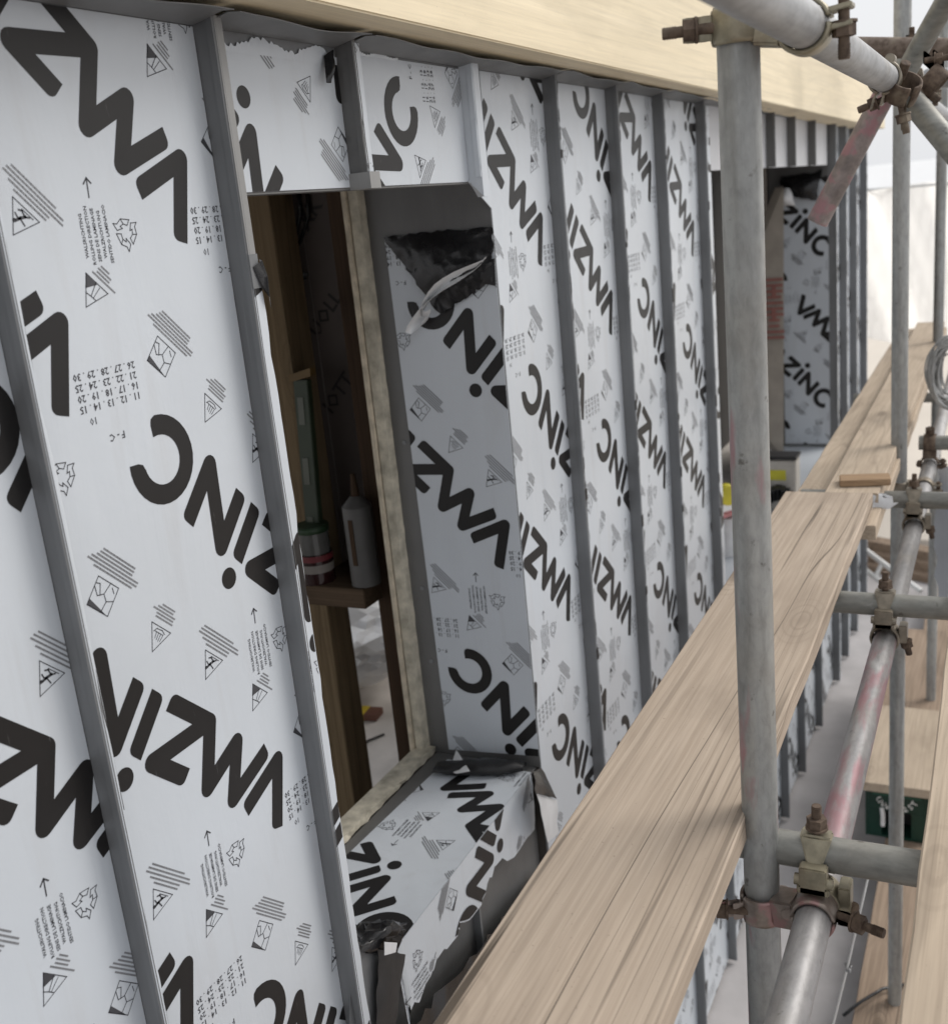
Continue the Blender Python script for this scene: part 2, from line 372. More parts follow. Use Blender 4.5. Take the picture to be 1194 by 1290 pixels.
def text_tris(s, size, bold=0.0):
    c = bpy.data.curves.new('t', 'FONT'); c.body = s; c.size = 1; c.resolution_u = 1; c.offset = bold
    o = bpy.data.objects.new('t', c); COL.objects.link(o); dg = bpy.context.evaluated_depsgraph_get(); dg.update()
    me = o.evaluated_get(dg).to_mesh(); me.calc_loop_triangles()
    v = np.array([q.co[:2] for q in me.vertices]); t = np.array([v[list(q.vertices)] for q in me.loop_triangles]) if len(me.vertices) else np.zeros((0, 3, 2))
    o.evaluated_get(dg).to_mesh_clear(); bpy.data.objects.remove(o); bpy.data.curves.remove(c)
    return t * size
def place(t, off=(0, 0), ang=0.0, align=None):
    t = np.array(t)
    if align is not None and len(t):
        w = t[:, :, 0].max() - t[:, :, 0].min(); t = t - np.array([t[:, :, 0].min() + align * w, 0])
    c, s_ = math.cos(ang), math.sin(ang); return t @ np.array([[c, s_], [-s_, c]]) + np.array(off)
def inUN(t): return np.array(t) @ np.array([EU, EN])       # reading frame -> film frame
rr = random.Random(3)
def para(u0, u1, n, top, rows, lh, w, lens=None):
    """unreadable small print: rows of short bars"""
    out = []
    for k in range(rows):
        y = top - k * lh * .86; L = (lens[k] if lens else 1) * (u1 - u0) / 2; x = (u0 + u1) / 2 - L + rr.uniform(-.006, .006); end = (u0 + u1) / 2 + L + n * k
        while x < end - .001:
            q = min(end, x + rr.uniform(.0025, .006)); out += line((x, y), (q, y), w * .9); x = q + .0018
    return out
# group S: arrow, rolling direction, recycling sign and four pictograms; origin at the arrow tip (film axes)
SG, SM = [], []           # dark marks / lighter marks
SG += lines([(0, -.001), (-.001, -.022)], .0018) + lines([(-.006, -.0065), (0, 0), (.0058, -.006)], .002)
rows5 = ['WALSRICHTING', 'ROLLING DIRECTION', 'SENS DE LAMINAGE', 'WALZRICHTUNG', 'SENTIDO LAMINACIO']
base = text_tris(rows5[1], 1, .012); sc_ = .068 / (base[:, :, 0].max() - base[:, :, 0].min())
for k, s_ in enumerate(rows5):
    SG += list(place(text_tris(s_, sc_, .016), (-.0185 + k * .0098, -.066), math.pi / 2, .5))
def recycle(c, r, w):
    out = []
    for k in range(3):
        a = math.radians(90 + 120 * k + 15)
        def pt(rad, t): return np.array(c) + rad * np.array([math.cos(a + math.radians(t)), math.sin(a + math.radians(t))])
        out += lines([pt(r * .98, -44), pt(r * 1.02, 5), pt(r * 1.0, 36), pt(r * 1.32, 44), pt(r * .86, 62), pt(r * .42, 30), pt(r * .66, 32), pt(r * .62, 0), pt(r * .52, -38)], w, True)
        out += lines([pt(r * 1.02, 5), pt(r * .62, 0)], w)
    return out
SG += recycle((.050, -.066), .0175, .0011)
def local(tr): return list(inUN(tr))
TRW = .0011
def tri_sign(u, n, w, h): return lines([(u, n), (u + w, n), (u + w / 2, n + h)], TRW, True)
# falling man (text under it)
fu, fn = .028, .091
SG += local(tri_sign(fu, fn, .042, .036)); m0 = np.array([fu + .02, fn])
SG += local(lines([m0 + (-.002, .008), m0 + (.003, .014), m0 + (.006, .019)], .0035) + lines([m0 + (.003, .014), m0 + (-.006, .017)], .0018) + lines([m0 + (.004, .016), m0 + (.011, .013)], .0018)
            + lines([m0 + (-.001, .009), m0 + (-.007, .005)], .002) + lines([m0 + (-.001, .008), m0 + (.005, .005), m0 + (.009, .007)], .002) + disc(m0 + (.008, .021), .0025, 10) + lines([m0 + (-.012, .0035), m0 + (.006, .0035)], .001))
SM += local(para(.006, .094, 0, .083, 5, .0062, .0026, [.55, .8, 1, .95, .85]))
# warning triangle with the dark corner
du, dn = .088, .124
SG += local(tri_sign(-.114 + .02, .098, .04, .035)); d0 = np.array([-.094, .098])
SG += local([np.array([d0 + (.04, 0), d0 + (.019, .001), d0 + (.032, .016)])] + lines([d0 + (.022, .0), d0 + (.02, .019), d0 + (.012, .019)], TRW) + lines([d0 + (.020, .019), d0 + (.029, .020)], TRW) + lines([d0 + (.014, .002), d0 + (.016, .018)], TRW * .8))
SM += local(para(-.097, -.062, 0, .090, 4, .0055, .0024, [1, .7, .7, .55]))
# diamond with hills
q0 = np.array([-.208, .112]); qq = [q0 + (-.0325, 0), q0 + (0, -.021), q0 + (.0325, 0) , q0 + (0, .023)]
qq = [q0 + p for p in (np.array([-.019, -.019]), np.array([.019, -.019]), np.array([.019, .019]), np.array([-.019, .019]))]
SG += local(lines(qq, TRW, True) + [np.array([q0 + (.019, .019), q0 + (-.017, .019), q0 + (.019, .011)])] + lines([q0 + (-.019, -.001), q0 + (-.008, .004), q0 + (.0, -.003), q0 + (.009, .003), q0 + (.019, -.006)], TRW)
            + lines([q0 + (.0, -.003), q0 + (-.004, -.019)], TRW) + lines([q0 + (-.008, .004), q0 + (-.006, .018)], TRW) + lines([q0 + (.005, .001), q0 + (.012, -.012), q0 + (.019, -.010)], TRW) + lines([q0 + (-.015, -.010), q0 + (-.009, -.015)], TRW))
SM += local(para(-.255, -.160, 0, .084, 6, .0056, .0026, [.7, 1, .85, .7, .62, .6]))
# hand in a triangle
h0 = np.array([-.342, .108])
SG += local(tri_sign(h0[0], h0[1], .040, .034) + sum([lines([h0 + (.014 + .0035 * k, .0185 - abs(k - 1) * .001), h0 + (.012 + .0045 * k, .008), h0 + (.0155 + .0045 * k, .008)], .0009) for k in range(4)], []) + lines([h0 + (.010, .006), h0 + (.016, .003), h0 + (.027, .004), h0 + (.031, .009)], .001))
SM += local(para(-.345, -.296, 0, .098, 5, .0052, .0024, [.6, .62, 1, .75, .5]))
SG = np.array(SG); SM = np.array(SM)
def clip_tris(t, planes):
    """keep the part of triangles (n,3,2) inside half planes (a,b,c): a x + b y <= c"""
    polys = None
    if len(t) == 0: return []
    d = np.stack([t @ np.array([a, b]) - c for a, b, c in planes], -1)      # n,3,k
    inside = (d <= 0).all((1, 2)); outside = (d > 0).all(1).any(1)
    out = [q for q in t[inside]]
    for q in t[~inside & ~outside]:
        poly = list(q)
        for a, b, c in planes:
            new = []
            for i in range(len(poly)):
                p0, p1 = poly[i - 1], poly[i]; e0 = a * p0[0] + b * p0[1] - c; e1 = a * p1[0] + b * p1[1] - c
                if (e0 <= 0) != (e1 <= 0): new.append(p0 + (p1 - p0) * (e0 / (e0 - e1)))
                if e1 <= 0: new.append(p1)
            poly = new
            if len(poly) < 3: break
        if len(poly) >= 3: out.append(np.array(poly))
    return out
# group T: the word, the number grid and F - C; origin at the V tip (film axes)
TG = []
nums = ['26 . 27 . 28 . 29 . 30', '21 . 22 . 23 . 24 . 25', '16 . 17 . 18 . 19 . 20', '11 . 12 . 13 . 14 . 15']
b4 = text_tris(nums[2], 1); sn = .100 / (b4[:, :, 0].max() - b4[:, :, 0].min())
for k, s_ in enumerate(nums): TG += list(place(text_tris(s_, sn, .015), (-.176, -.140 - k * .0130), math.pi, .5))
TG += list(place(text_tris('10', sn), (-.209, -.195), math.pi, .5)) + list(place(text_tris('F - C', sn, .015), (-.175, -.221), math.pi, .5))
TG = np.array(TG)
_m3, _m4 = np.array([.192, -.012]), np.array([.2335, -.094]); _d = (_m4 - _m3) / np.linalg.norm(_m4 - _m3); _n = np.array([_d[1], -_d[0]])
_zp = []
for q in clip_tris(np.array(ZB_), [(0, -1, .094 - LW / 2), (_n[0], _n[1], float(_n @ _m3) - LW / 2)] if _n[0] < 0 else [(0, -1, .094 - LW / 2), (-_n[0], -_n[1], -(float(_n @ _m3) + LW / 2))]):
    _zp += [np.array([q[0], q[k], q[k + 1]]) for k in range(1, len(q) - 1)]
WORDF = inUN(np.concatenate([WORD, np.array(_zp)]))
TL, SL, VL = np.array([.255, .181]), np.array([.173, .268]), np.array([0, .881])
S_OFF = np.array([-.148, .082])

def planes_of(pts):
    """half planes of a convex outline"""
    pts = [np.array(p, float) for p in pts]; ar = sum(pts[i - 1][0] * pts[i][1] - pts[i - 1][1] * pts[i][0] for i in range(len(pts)))
    if ar < 0: pts = pts[::-1]
    r = []
    for i in range(len(pts)):
        a, b = pts[i - 1], pts[i]; e = b - a; nrm = np.array([e[1], -e[0]]); r.append((nrm[0], nrm[1], float(nrm @ a)))
    return r
def print_on(outline, O, rot, to3d, parent, small=True, big=True, ink=None, mark=None, shift=(0, 0)):
    """print the film pattern on a convex panel outline given in panel axes; to3d maps (a, b) to a point just off the face"""
    ink = ink or INK
    pl = planes_of(outline); oc = np.array(outline); lo, hi = oc.min(0) - .7, oc.max(0) + .7; O = np.array(O, float)
    c, s_ = math.cos(math.radians(rot)), math.sin(math.radians(rot)); Rm = np.array([[c, s_], [-s_, c]])
    def emit(groups, lat, base, name, mat):
        polys = []
        for i in range(-30, 31):
            for j in range(-30, 31):
                p = (base + lat * i + VL * j) @ Rm + O
                if (p < lo).any() or (p > hi).any(): continue
                for g in groups: polys += clip_tris(g @ Rm + p, pl)
        if not polys: return
        mb = MB()
        for q in polys: mb.add([to3d(*x) for x in q], [tuple(range(len(q)))])
        o = obj(name, mb, mat, parent, recalc=False)
        if name != 'lettering': o['kind'] = 'stuff'
        return o
    if big: emit([WORDF], TL, np.zeros(2), 'lettering', ink)
    if small:
        emit([SG], SL, S_OFF + np.array(shift), 'printed_pictograms', MARK if mark is None else mark)
        emit([SM], SL, S_OFF + np.array(shift), 'small_print', INKF)
        emit([TG], TL, np.zeros(2), 'printed_numbers', MARK if mark is None else mark)

def crumple(G, amp, seed):
    r = random.Random(seed); return [[Vector(p) + Vector((r.uniform(-amp, amp), r.uniform(-amp, amp), r.uniform(-amp, amp))) for p in row] for row in G]
def quadgrid(a, b, c, d, m, n, bulge=(0, 0, 0)):
    a, b, c, d, bu = map(Vector, (a, b, c, d, bulge)); G = []
    for i in range(m + 1):
        s_ = i / m; G.append([(a.lerp(b, j / n)).lerp(d.lerp(c, j / n), s_) + bu * math.sin(math.pi * s_) * math.sin(math.pi * j / n) for j in range(n + 1)])
    return G
# ================================================================== SETTING
ZB = -3.08                                  # foot of the cladding
g = MB(); g.box((-60, -80, -3.5), (120, 80, -3.3)); struct(obj('ground', g, CONC))
g = MB(); g.hexa([(-3, .18, -3.3), (9.2, .18, -3.3), (9.2, 1.2, -3.3), (-3, 1.2, -3.3), (-3, .18, -3.13), (9.2, .18, -3.13), (9.2, 1.2, -3.085), (-3, 1.2, -3.085)])
struct(obj('concrete_upstand', g, CONC))

# ---- room behind the wall
IN0 = 1.34                                   # inner face of the wall build-up
g = MB(); g.box((-2, IN0, -2.0), (9.2, 6.0, -1.8)); struct(obj('room_floor', g, FLOOR))
g = MB(); g.box((-2, IN0, .45), (2.46, 6, .55)); g.box((3.75, IN0, .45), (9.2, 1.95, .55)); struct(obj('room_ceiling', g, plain('dark_ceiling', (.10, .085, .07), .9)))  # shaped for light: open gap brightens the floor, strip keeps far opening dark

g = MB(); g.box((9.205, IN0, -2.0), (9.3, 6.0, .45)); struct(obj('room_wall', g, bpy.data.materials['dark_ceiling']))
# ================================================================== CLADDING
wall = thing('clad_wall', (4, 1, ZB), 'wall clad in white printed film over grey standing seam zinc, with two window openings', 'wall')
SE = [.838, 1.246, 1.591, 2.03, 2.450, 2.878, 3.293, 3.771]      # feet of the seams
OPEN = (1.30, 2.12, -1.30, .056); OPEN2 = (3.955, 6.56, -1.56, .056); XEND = 7.885
TOP = .275
core = plain('dark_sheathing', (.045, .04, .035), .9)
cb = MB()
def corebox(a, b): cb.box((a[0], 1.004, a[1]), (b[0], IN0 - .002, b[1]))
corebox((-2, ZB), (OPEN[0] - .03, .30)); corebox((OPEN[0] - .03, .15), (OPEN[1] + .002, .30)); cb.box((OPEN[0] - .03, 1.034, ZB), (OPEN[1] + .002, IN0 - .002, OPEN[2] - .010))
corebox((OPEN[1] + .002, ZB), (OPEN2[0], .30)); corebox((OPEN2[0], .075), (OPEN2[1] + .002, .30)); corebox((OPEN2[0], ZB), (OPEN2[1] + .002, OPEN2[2])); corebox((OPEN2[1] + .002, ZB), (XEND - .01, .30))
obj('wall_core', cb, core, wall)

def W3(y): return lambda a, b: (a, y, b)
def panel(x0, x1, z0, z1, O, rot=0, name='panel', film_top=None, small=True, ink=None, mark=None, shift=(0, 0)):
    """zinc tray with printed film; slightly oil-canned face"""
    n = 9; grid = []
    o = MB(); o.hexa([(x0, .9995, z0), (x1, .9995, z0), (x1, 1.0035, z0), (x0, 1.0035, z0), (x0, .9995, z1), (x1, .9995, z1), (x1, 1.0035, z1), (x0, 1.0035, z1)])
    p = obj(name, o, ZINC, wall)
    ft = z1 - .004 if film_top is None else film_top
    f = MB(); f.box((x0 + .003, .9985, z0 + .001), (x1 - .001, .9993, ft)); obj('protective_film', f, FILM, p)
    print_on([(x0 + .003, z0 + .001), (x1 - .001, z0 + .001), (x1 - .001, ft), (x0 + .003, ft)], O, rot, W3(.9981), p, small, True, ink, mark, shift)
    return p
panel(.41, SE[0], ZB, TOP, (.885, -.781))
panel(SE[0], SE[1], ZB, TOP, (1.154, 0.0))
lp1 = panel(OPEN[0] - .02, SE[2], OPEN[3], TOP + .01, (1.062, .418), 180, 'lintel_panel', .246, shift=(-.089, .091))
lp2 = panel(SE[2] + .012, SE[3], OPEN[3], TOP + .01, (1.357, -.179), -90, 'lintel_panel', .268, shift=(-.016, .435))
panel(OPEN[1], SE[4], ZB, TOP, (2.357, -.133))
panel(SE[4], SE[5], ZB, TOP, (2.806, -.356))
panel(SE[5], SE[6], ZB, TOP, (3.218, -.022))
panel(SE[6], SE[7], ZB, TOP, (3.666, -.215))
panel(SE[7], OPEN2[0], ZB, TOP, (4.05, -.5))
# lintel trays over the second opening are bare bright zinc
L2 = [OPEN2[0], 4.42, 4.90, 5.37, 5.92, OPEN2[1] - .04]
for a, b in zip(L2, L2[1:]):
    o = MB(); o.box((a, .9985, OPEN2[3]), (b, 1.003, TOP)); obj('lintel_panel', o, plain('pale_film', (.50, .51, .53), .45, 0, .05, 4) if a == L2[0] else bpy.data.materials['pale_film'], wall)
XS = [OPEN2[1], 6.95, 7.39, XEND]
for k in range(3):
    panel(XS[k], XS[k + 1], ZB, TOP, (XS[k] + .2 + .1 * k, -.3 * k), small=(k == 0))
for x0, x1 in ((OPEN2[0], 4.42), (4.42, 4.9), (4.9, 5.37), (5.37, 5.92), (5.92, OPEN2[1])):
    panel(x0, x1, ZB, OPEN2[2] - .01, (x0 + .33, -.45 - (x0 * 1.7 % .8)))
# reading of the hemmed lower edge of the lintels
for x0, x1 in ((OPEN[0] - .02, SE[2]), (SE[2] + .012, SE[3])):
    o = MB(); o.box((x0, .9990, OPEN[3] - .003), (x1, 1.035, OPEN[3] - .0005)); obj('lintel_return', o, ZINC_D, wall)
# bare strip between the panels and the beam, torn film edges
def torn(x0, x1, ztop, amp, seed, zlow):
    r = random.Random(seed); n = 60; m = MB(); up = []
    for i in range(n + 1):
        x = x0 + (x1 - x0) * i / n; up.append((x, ztop + amp * (math.sin(i * .23 + seed) * .7 + r.uniform(-.35, .35))))
    for (a, za), (b, zb) in zip(up, up[1:]): m.add([(a, .9982, zlow), (b, .9982, zlow), (b, .9972, zb), (a, .9972, za)], [(0, 1, 2, 3)])
    return m
obj('torn_film_edge', torn(OPEN[0] - .015, SE[2] - .001, .262, .010, 3, .245), FILM, lp1, recalc=False)
obj('torn_film_edge', torn(SE[2] + .014, SE[2] + .2, .272, .004, 5, .266), FILM, lp2, recalc=False)

G = quadgrid(P(408, 70, 'y', .995), P(420, 62, 'y', .99), P(417, 104, 'y', .985), P(411, 104, 'y', .985), 6, 4, (0, -.012, 0))
o = MB(); o.sheet(G, .0006); obj('curled_film', o, BLACK, lp1)
# standing seams
def seam(x, z0, z1, dep=.034, t=.0045, lip=0, mat=ZINC, taper=0):
    s_ = MB(); y1 = 1.0 - dep
    n = 14; vs = []; rnd = random.Random(int(x * 1000))
    for i in range(n + 1):
        z = z0 + (z1 - z0) * i / n; w = rnd.uniform(-.0009, .0009)
        vs += [(x + w * .4, .9992, z), (x + w, y1, z), (x + t + w, y1, z), (x + t + w * .4, .9992, z)]
    fs = []
    for i in range(n):
        for k in range(4): fs.append((i * 4 + k, i * 4 + (k + 1) % 4, i * 4 + 4 + (k + 1) % 4, i * 4 + 4 + k))
    fs += [(0, 1, 2, 3), (n * 4, n * 4 + 1, n * 4 + 2, n * 4 + 3)]
    s_.add(vs, fs)
    o = obj('seam', s_, mat, wall)
    h_ = MB(); vs = []
    for i in range(n + 1):
        z = z0 + .002 + (z1 - z0 - .004) * i / n; w = rnd.uniform(-.0012, .0012)
        vs += [(x - .0022 + w, y1 + .012 + w, z), (x - .0026 + w, y1 + .001, z), (x + t * .5 + w, y1 - .0012, z), (x + t * .5, y1 + .011, z)]
    h_.add(vs, fs); obj('seam_fold', h_, mat, o)
    return o
def film_lip(par, x, z0, z1, y, w, O=None, ragged=.0012, seed=1):
    """strip of film folded round the edge of a seam"""
    r = random.Random(seed); n = max(8, int((z1 - z0) / .03)); m = MB(); pts = []
    for i in range(n + 1):
        z = z0 + (z1 - z0) * i / n; pts.append((x + w + r.uniform(-ragged, ragged) * (2.5 if r.random() < .12 else 1), z))
    for (a, za), (b, zb) in zip(pts, pts[1:]):
        m.add([(x, y, za), (a, y, za), (b, y, zb), (x, y, zb), (x, y + .0005, za), (a, y + .0005, za), (b, y + .0005, zb), (x, y + .0005, zb)], HEX)
    o = obj('film_strip', m, FILM, par)
    if O is not None: print_on([(x, z0), (x + w - .001, z0), (x + w - .001, z1), (x, z1)], O, 0, W3(y - .0004), par)
    return o
s1 = seam(SE[0], ZB, TOP + .012, .034, .005); film_lip(s1, SE[0], ZB, TOP - .05, .9654, .0055, seed=2)
s2 = seam(SE[1], ZB, TOP + .012, .036, .006)
film_lip(s2, SE[1], ZB, -.05, .9634, .0200, (1.03, -.33), seed=4)
o = MB(); o.box((SE[1], .9630, -.045), (SE[1] + .016, .9642, TOP + .005)); obj('seam_cover', o, ZINC_L, s2)
o = MB(); o.box((SE[1] - .0008, .9622, -.075), (SE[1] + .018, .9660, -.028)); obj('seam_clip', o, ZINC, s2)
o = MB(); o.sheet([[(SE[1] + .004, .9615, -.045), (SE[1] + .020, .957, -.038), (SE[1] + .026, .966, -.036)], [(SE[1] + .009, .9605, -.058), (SE[1] + .022, .953, -.060), (SE[1] + .030, .962, -.07)], [(SE[1] + .017, .9615, -.075), (SE[1] + .023, .955, -.09), (SE[1] + .029, .960, -.105)]], .0006); obj('curled_film', o, BLACK, s2)
sm = seam(SE[2], OPEN[3] + .004, TOP + .012, .036, .006, 0, ZINC_D); film_lip(sm, SE[2], OPEN[3] + .02, TOP, .9636, .017, (1.30, -.13), seed=6)
o = MB(); o.box((SE[2] - .006, .958, OPEN[3] - .004), (SE[2] + .026, .9995, OPEN[3] + .022)); obj('seam_end_cap', o, ZINC_L, sm)
sr = seam(SE[3], OPEN[3] + .006, TOP + .008, .030, .004, 0, FILM)      # film covered upstand at the end of the lintel
o = MB(); o.hexa([(SE[3], .9690, OPEN[3] - .03), (SE[3] + .030, .9690, OPEN[3] - .03), (SE[3] + .034, .9985, OPEN[3] - .03), (SE[3], .9985, OPEN[3] - .0), (SE[3], .9690, TOP + .004), (SE[3] + .026, .9690, TOP + .004), (SE[3] + .034, .9985, TOP + .004), (SE[3], .9985, TOP + .004)])
ff = obj('film_fold', o, FILM, sr)
for x, sd_ in ((SE[4], 8), (SE[5], 9), (SE[6], 10), (SE[7], 11)):
    q = seam(x, ZB, TOP + .012, .036, .006); film_lip(q, x, ZB, TOP - .01, .9636, .0075, (x - .2, -.1), .003, sd_)
    r = random.Random(sd_)
    for k in range(7):
        z = r.uniform(-2.2, .1); o = MB(); o.box((x - .0008, .9625, z), (x + .010, .9690, z + r.uniform(.01, .05))); obj('film_scrap', o, INK, q)
for x in L2[1:-1]: seam(x, OPEN2[3], TOP + .01, .040, .006, 0, ZINC_D)
for x in (4.42, 4.9, 5.37, 5.92): seam(x, ZB, OPEN2[2] - .012, .040, .006)
for x in XS: 
    q = seam(x, ZB, TOP + .01, .045, .006); film_lip(q, x, ZB, .06, .9545, .03, (x + .1, .2), .004, int(x * 10))
# film pulled loose along the feet of the near seams
def film_ridge(x, z0, z1, O, seed):
    r = random.Random(seed); n = 40; G = []
    for i in range(n + 1):
        z = z0 + (z1 - z0) * i / n; a = r.uniform(-.0015, .0015) + .003 * math.sin(i * .4 + seed)
        G.append([(x + .006, .9965, z), (x + .013 + a, .9915, z), (x + .022 + a, .9935 + .001 * math.sin(i * .7), z), (x + .034 + a, .9978, z)])
    m = MB(); m.sheet(G, 0); o = obj('loose_film_edge', m, FILM, wall, recalc=False)
    def to3(a, b):
        t = (a - x) / .034; ys = [(.006, .9965), (.013, .9915), (.022, .9935), (.034, .9978)]; q = a - x
        for (u0, y0), (u1, y1) in zip(ys, ys[1:]):
            if q <= u1: return (a, y0 + (y1 - y0) * (q - u0) / (u1 - u0) - .0012, b)
        return (a, .9966, b)
    print_on([(x + .0062, z0), (x + .033, z0), (x + .033, z1), (x + .0062, z1)], O, 0, to3, o, False)
film_ridge(SE[0], -1.9, .10, (1.148, -.022), 2)
# flashing hooked out under the beam, with a wavy lip
def flashing(x0, x1, amp, seed):
    n = max(6, int((x1 - x0) / .03)); G = []
    for i in range(n + 1):
        x = x0 + (x1 - x0) * i / n; w = amp * (math.sin((x - x0) / (x1 - x0) * math.pi) + .25 * math.sin(i * .9 + seed))
        G.append([(x, .9965, TOP - .002), (x, .975, TOP + .002 - w * .3), (x, .945, TOP + .008 - w * .6), (x, .925, TOP + .006 - w)])
    m = MB(); m.sheet(G, .0012); return obj('flashing', m, ZINC, wall)
xs = [.30] + [SE[0], SE[1], SE[2], SE[4], SE[5], SE[6], SE[7], 4.9, 5.9, 6.9, XEND]
for k, (a, b) in enumerate(zip(xs, xs[1:])): flashing(a + .008, b - .003, .006, k)

# ---- reveal of the first opening
XJ = OPEN[1]
def J3(x): return lambda a, b: (x, -a, b)
o = MB(); o.box((XJ - .0005, 1.0, OPEN[2]), (XJ + .0015, 1.305, .15)); rv = obj('reveal_panel', o, ZINC_D, wall)
jo = [(-1.247, OPEN[2] + .012), (-1.0, OPEN[2] + .03), (-1.0, -.04), (-1.262, -.04)]
o = MB(); o.poly3([J3(XJ - .0018)(*q) for q in jo], (.0010, 0, 0)); obj('protective_film', o, FILM, rv)
print_on(jo, (-1.058, -.793), 0, J3(XJ - .0024), rv, shift=(.085, -.1))
for z, y in ((-.50, 1.272), (-.86, 1.27), (-1.05, 1.268)):
    o = MB(); o.tube((XJ - .004, y, z), (XJ - .0004, y, z), .005, 12); obj('rivet', o, ZINC, rv)
o = MB(); o.poly3([(SE[3] - .01, .997, OPEN[3] + .003), (OPEN[1] + .001, .997, OPEN[3] + .003), (OPEN[1] + .001, .997, OPEN[3] - .055)], (0, .002, 0)); obj('folded_corner', o, FILM, rv)
# black membrane stuck over the head of the reveal, peeled strip curling down
xf = XJ - .006
g1 = quadgrid((xf, 1.262, -.036), (xf, .996, -.034), (xf - .003, 1.003, -.145), (xf - .006, 1.14, -.21), 16, 20, (-.016, 0, 0))
o = MB(); o.sheet(crumple(g1, .0032, 4), .0010); mf = obj('black_membrane_flap', o, BLACK, wall)
o = MB(); o.sheet(crumple(quadgrid((xf - .002, 1.075, -.115), (xf - .002, .998, -.10), (xf - .004, 1.0, -.155), (xf - .004, 1.07, -.145), 4, 5, (-.006, 0, 0)), .002, 6), .001); obj('fold', o, BLACK2, mf)
G = []; rnd_ = random.Random(5)
ctr = [(611, 326), (606, 331), (598, 337), (583, 345), (566, 354), (552, 364), (541, 374), (533, 384), (527, 394), (524, 402), (530, 406), (537, 401), (540, 394)]
wid = [.006, .010, .015, .021, .026, .031, .035, .037, .036, .034, .030, .024, .014]; lift = [.004, .008, .012, .018, .024, .030, .034, .036, .034, .028, .020, .016, .018]
for (u, v), w_, lf in zip(ctr, wid, lift):
    c = P(u, v, 'x', XJ - .010 - lf); row = []
    for j in range(8):
        q_ = j / 7 - .5; row.append(c + Vector((.010 * math.cos(q_ * 5) * w_ / .02 + rnd_.uniform(-.0012, .0012), q_ * w_ * 1.3 + rnd_.uniform(-.0008, .0008), -q_ * w_ * 1.5 + rnd_.uniform(-.001, .001))))
    G.append(row)
o = MB(); o.sheet(G, .0005); obj('peeled_strip', o, TORN, mf)
# ---- cream insulation edge round the frame
def ragged_strip(a, b, e1, e2, w1, w2, seed, amp=.006, n=26):
    a, b, e1, e2 = map(Vector, (a, b, e1, e2)); r = random.Random(seed); vs = []
    for i in range(n + 1):
        p = a.lerp(b, i / n); k = [r.uniform(-amp, amp) * (2.2 if r.random() < .1 else 1) for _ in range(4)]
        vs += [p + e1 * k[0], p + e1 * (w1 + k[1] * .3) + e2 * k[2] * .3, p + e1 * w1 + e2 * w2, p + e2 * w2 + e1 * k[3]]
    fs = [(i * 4 + q, i * 4 + (q + 1) % 4, i * 4 + 4 + (q + 1) % 4, i * 4 + 4 + q) for i in range(n) for q in range(4)] + [(0, 1, 2, 3), (n * 4, n * 4 + 1, n * 4 + 2, n * 4 + 3)]
    return MB().add(vs, fs)
obj('insulation_edge', ragged_strip((XJ - .03, 1.301, OPEN[2] + .012), (XJ - .03, 1.301, .15), (0, .024, 0), (.030, 0, 0), 1, 1, 3, .03, 60), FOAM, wall)
obj('insulation_edge', ragged_strip((XJ - .038, 1.328, OPEN[2] + .006), (XJ - .038, 1.328, .15), (0, .010, 0), (.034, 0, 0), 1, 1, 5, .05), plain('foam_tape', (.50, .44, .34), .85, 0, .25, 40, .5, 70), wall)
obj('insulation_edge', ragged_strip((OPEN[0] - .02, 1.283, OPEN[2] + .002), (XJ - .005, 1.283, OPEN[2] + .002), (0, .050, 0), (0, 0, .015), 1, 1, 8, .07, 40), FOAM, wall)
# ---- sill: film-covered tray draped over the lower edge, torn apron
sp = thing('sill_offcut', (1.75, 1.0, OPEN[2]), 'folded white film covered sheet lying loose on the sill of the near window', 'metal sheet')
zi = OPEN[2] + .004
o = MB(); o.box((OPEN[0] - .02, .9, OPEN[2] - .003), (XJ - .002, 1.284, OPEN[2])); 
o = MB(); o.hexa([(OPEN[0] - .02, 1.012, OPEN[2] - .006), (XJ - .002, 1.012, OPEN[2] - .006), (XJ - .002, 1.282, OPEN[2] - .006), (OPEN[0] - .02, 1.282, OPEN[2] - .006), (OPEN[0] - .02, 1.012, OPEN[2]), (XJ - .002, 1.012, OPEN[2]), (XJ - .002, 1.282, OPEN[2]), (OPEN[0] - .02, 1.282, OPEN[2])]); obj('sill_panel', o, ZINC_D, wall)
YF = .998                                           # fold line
top_o = [(1.42, YF), (2.085, YF + .012), (2.085, 1.235), (1.42, 1.262)]
o = MB(); o.poly3([(a, b, zi) for a, b in top_o], (0, 0, -.0015)); obj('top_face', o, FILM, sp)
print_on(top_o, (2.062, 1.15), 90, lambda a, b: (a, b, zi + .0006), sp)
# apron outline (x, depth below the fold), lower edge torn
ap = [(1.42, 0), (2.085, 0), (2.085, .035), (2.064, 0.141), (1.966, 0.135), (1.849, 0.102), (1.797, 0.114), (1.736, 0.136), (1.655, 0.112), (1.639, 0.133), (1.560, 0.124), (1.520, 0.137), (1.415, 0.151), (1.42, .20)]
rj = random.Random(17); ap2 = [ap[0], ap[1], ap[2]]
for (xa, da), (xb, db) in zip(ap[2:], ap[3:]):
    for q in range(1, 5):
        t_ = q / 4; e = 0 if q == 4 else 1; ap2.append((xa + (xb - xa) * t_ + e * rj.uniform(-.006, .006), da + (db - da) * t_ + e * rj.uniform(-.009, .009)))
ap = ap2
def A3(x, d): return (x, YF + .012 * (x - 1.42) / .665 - .001 - .012 * (d / .3) - .004 * math.sin(x * 23) * d / .3, zi - d)
m = MB(); cut = ap[2:]
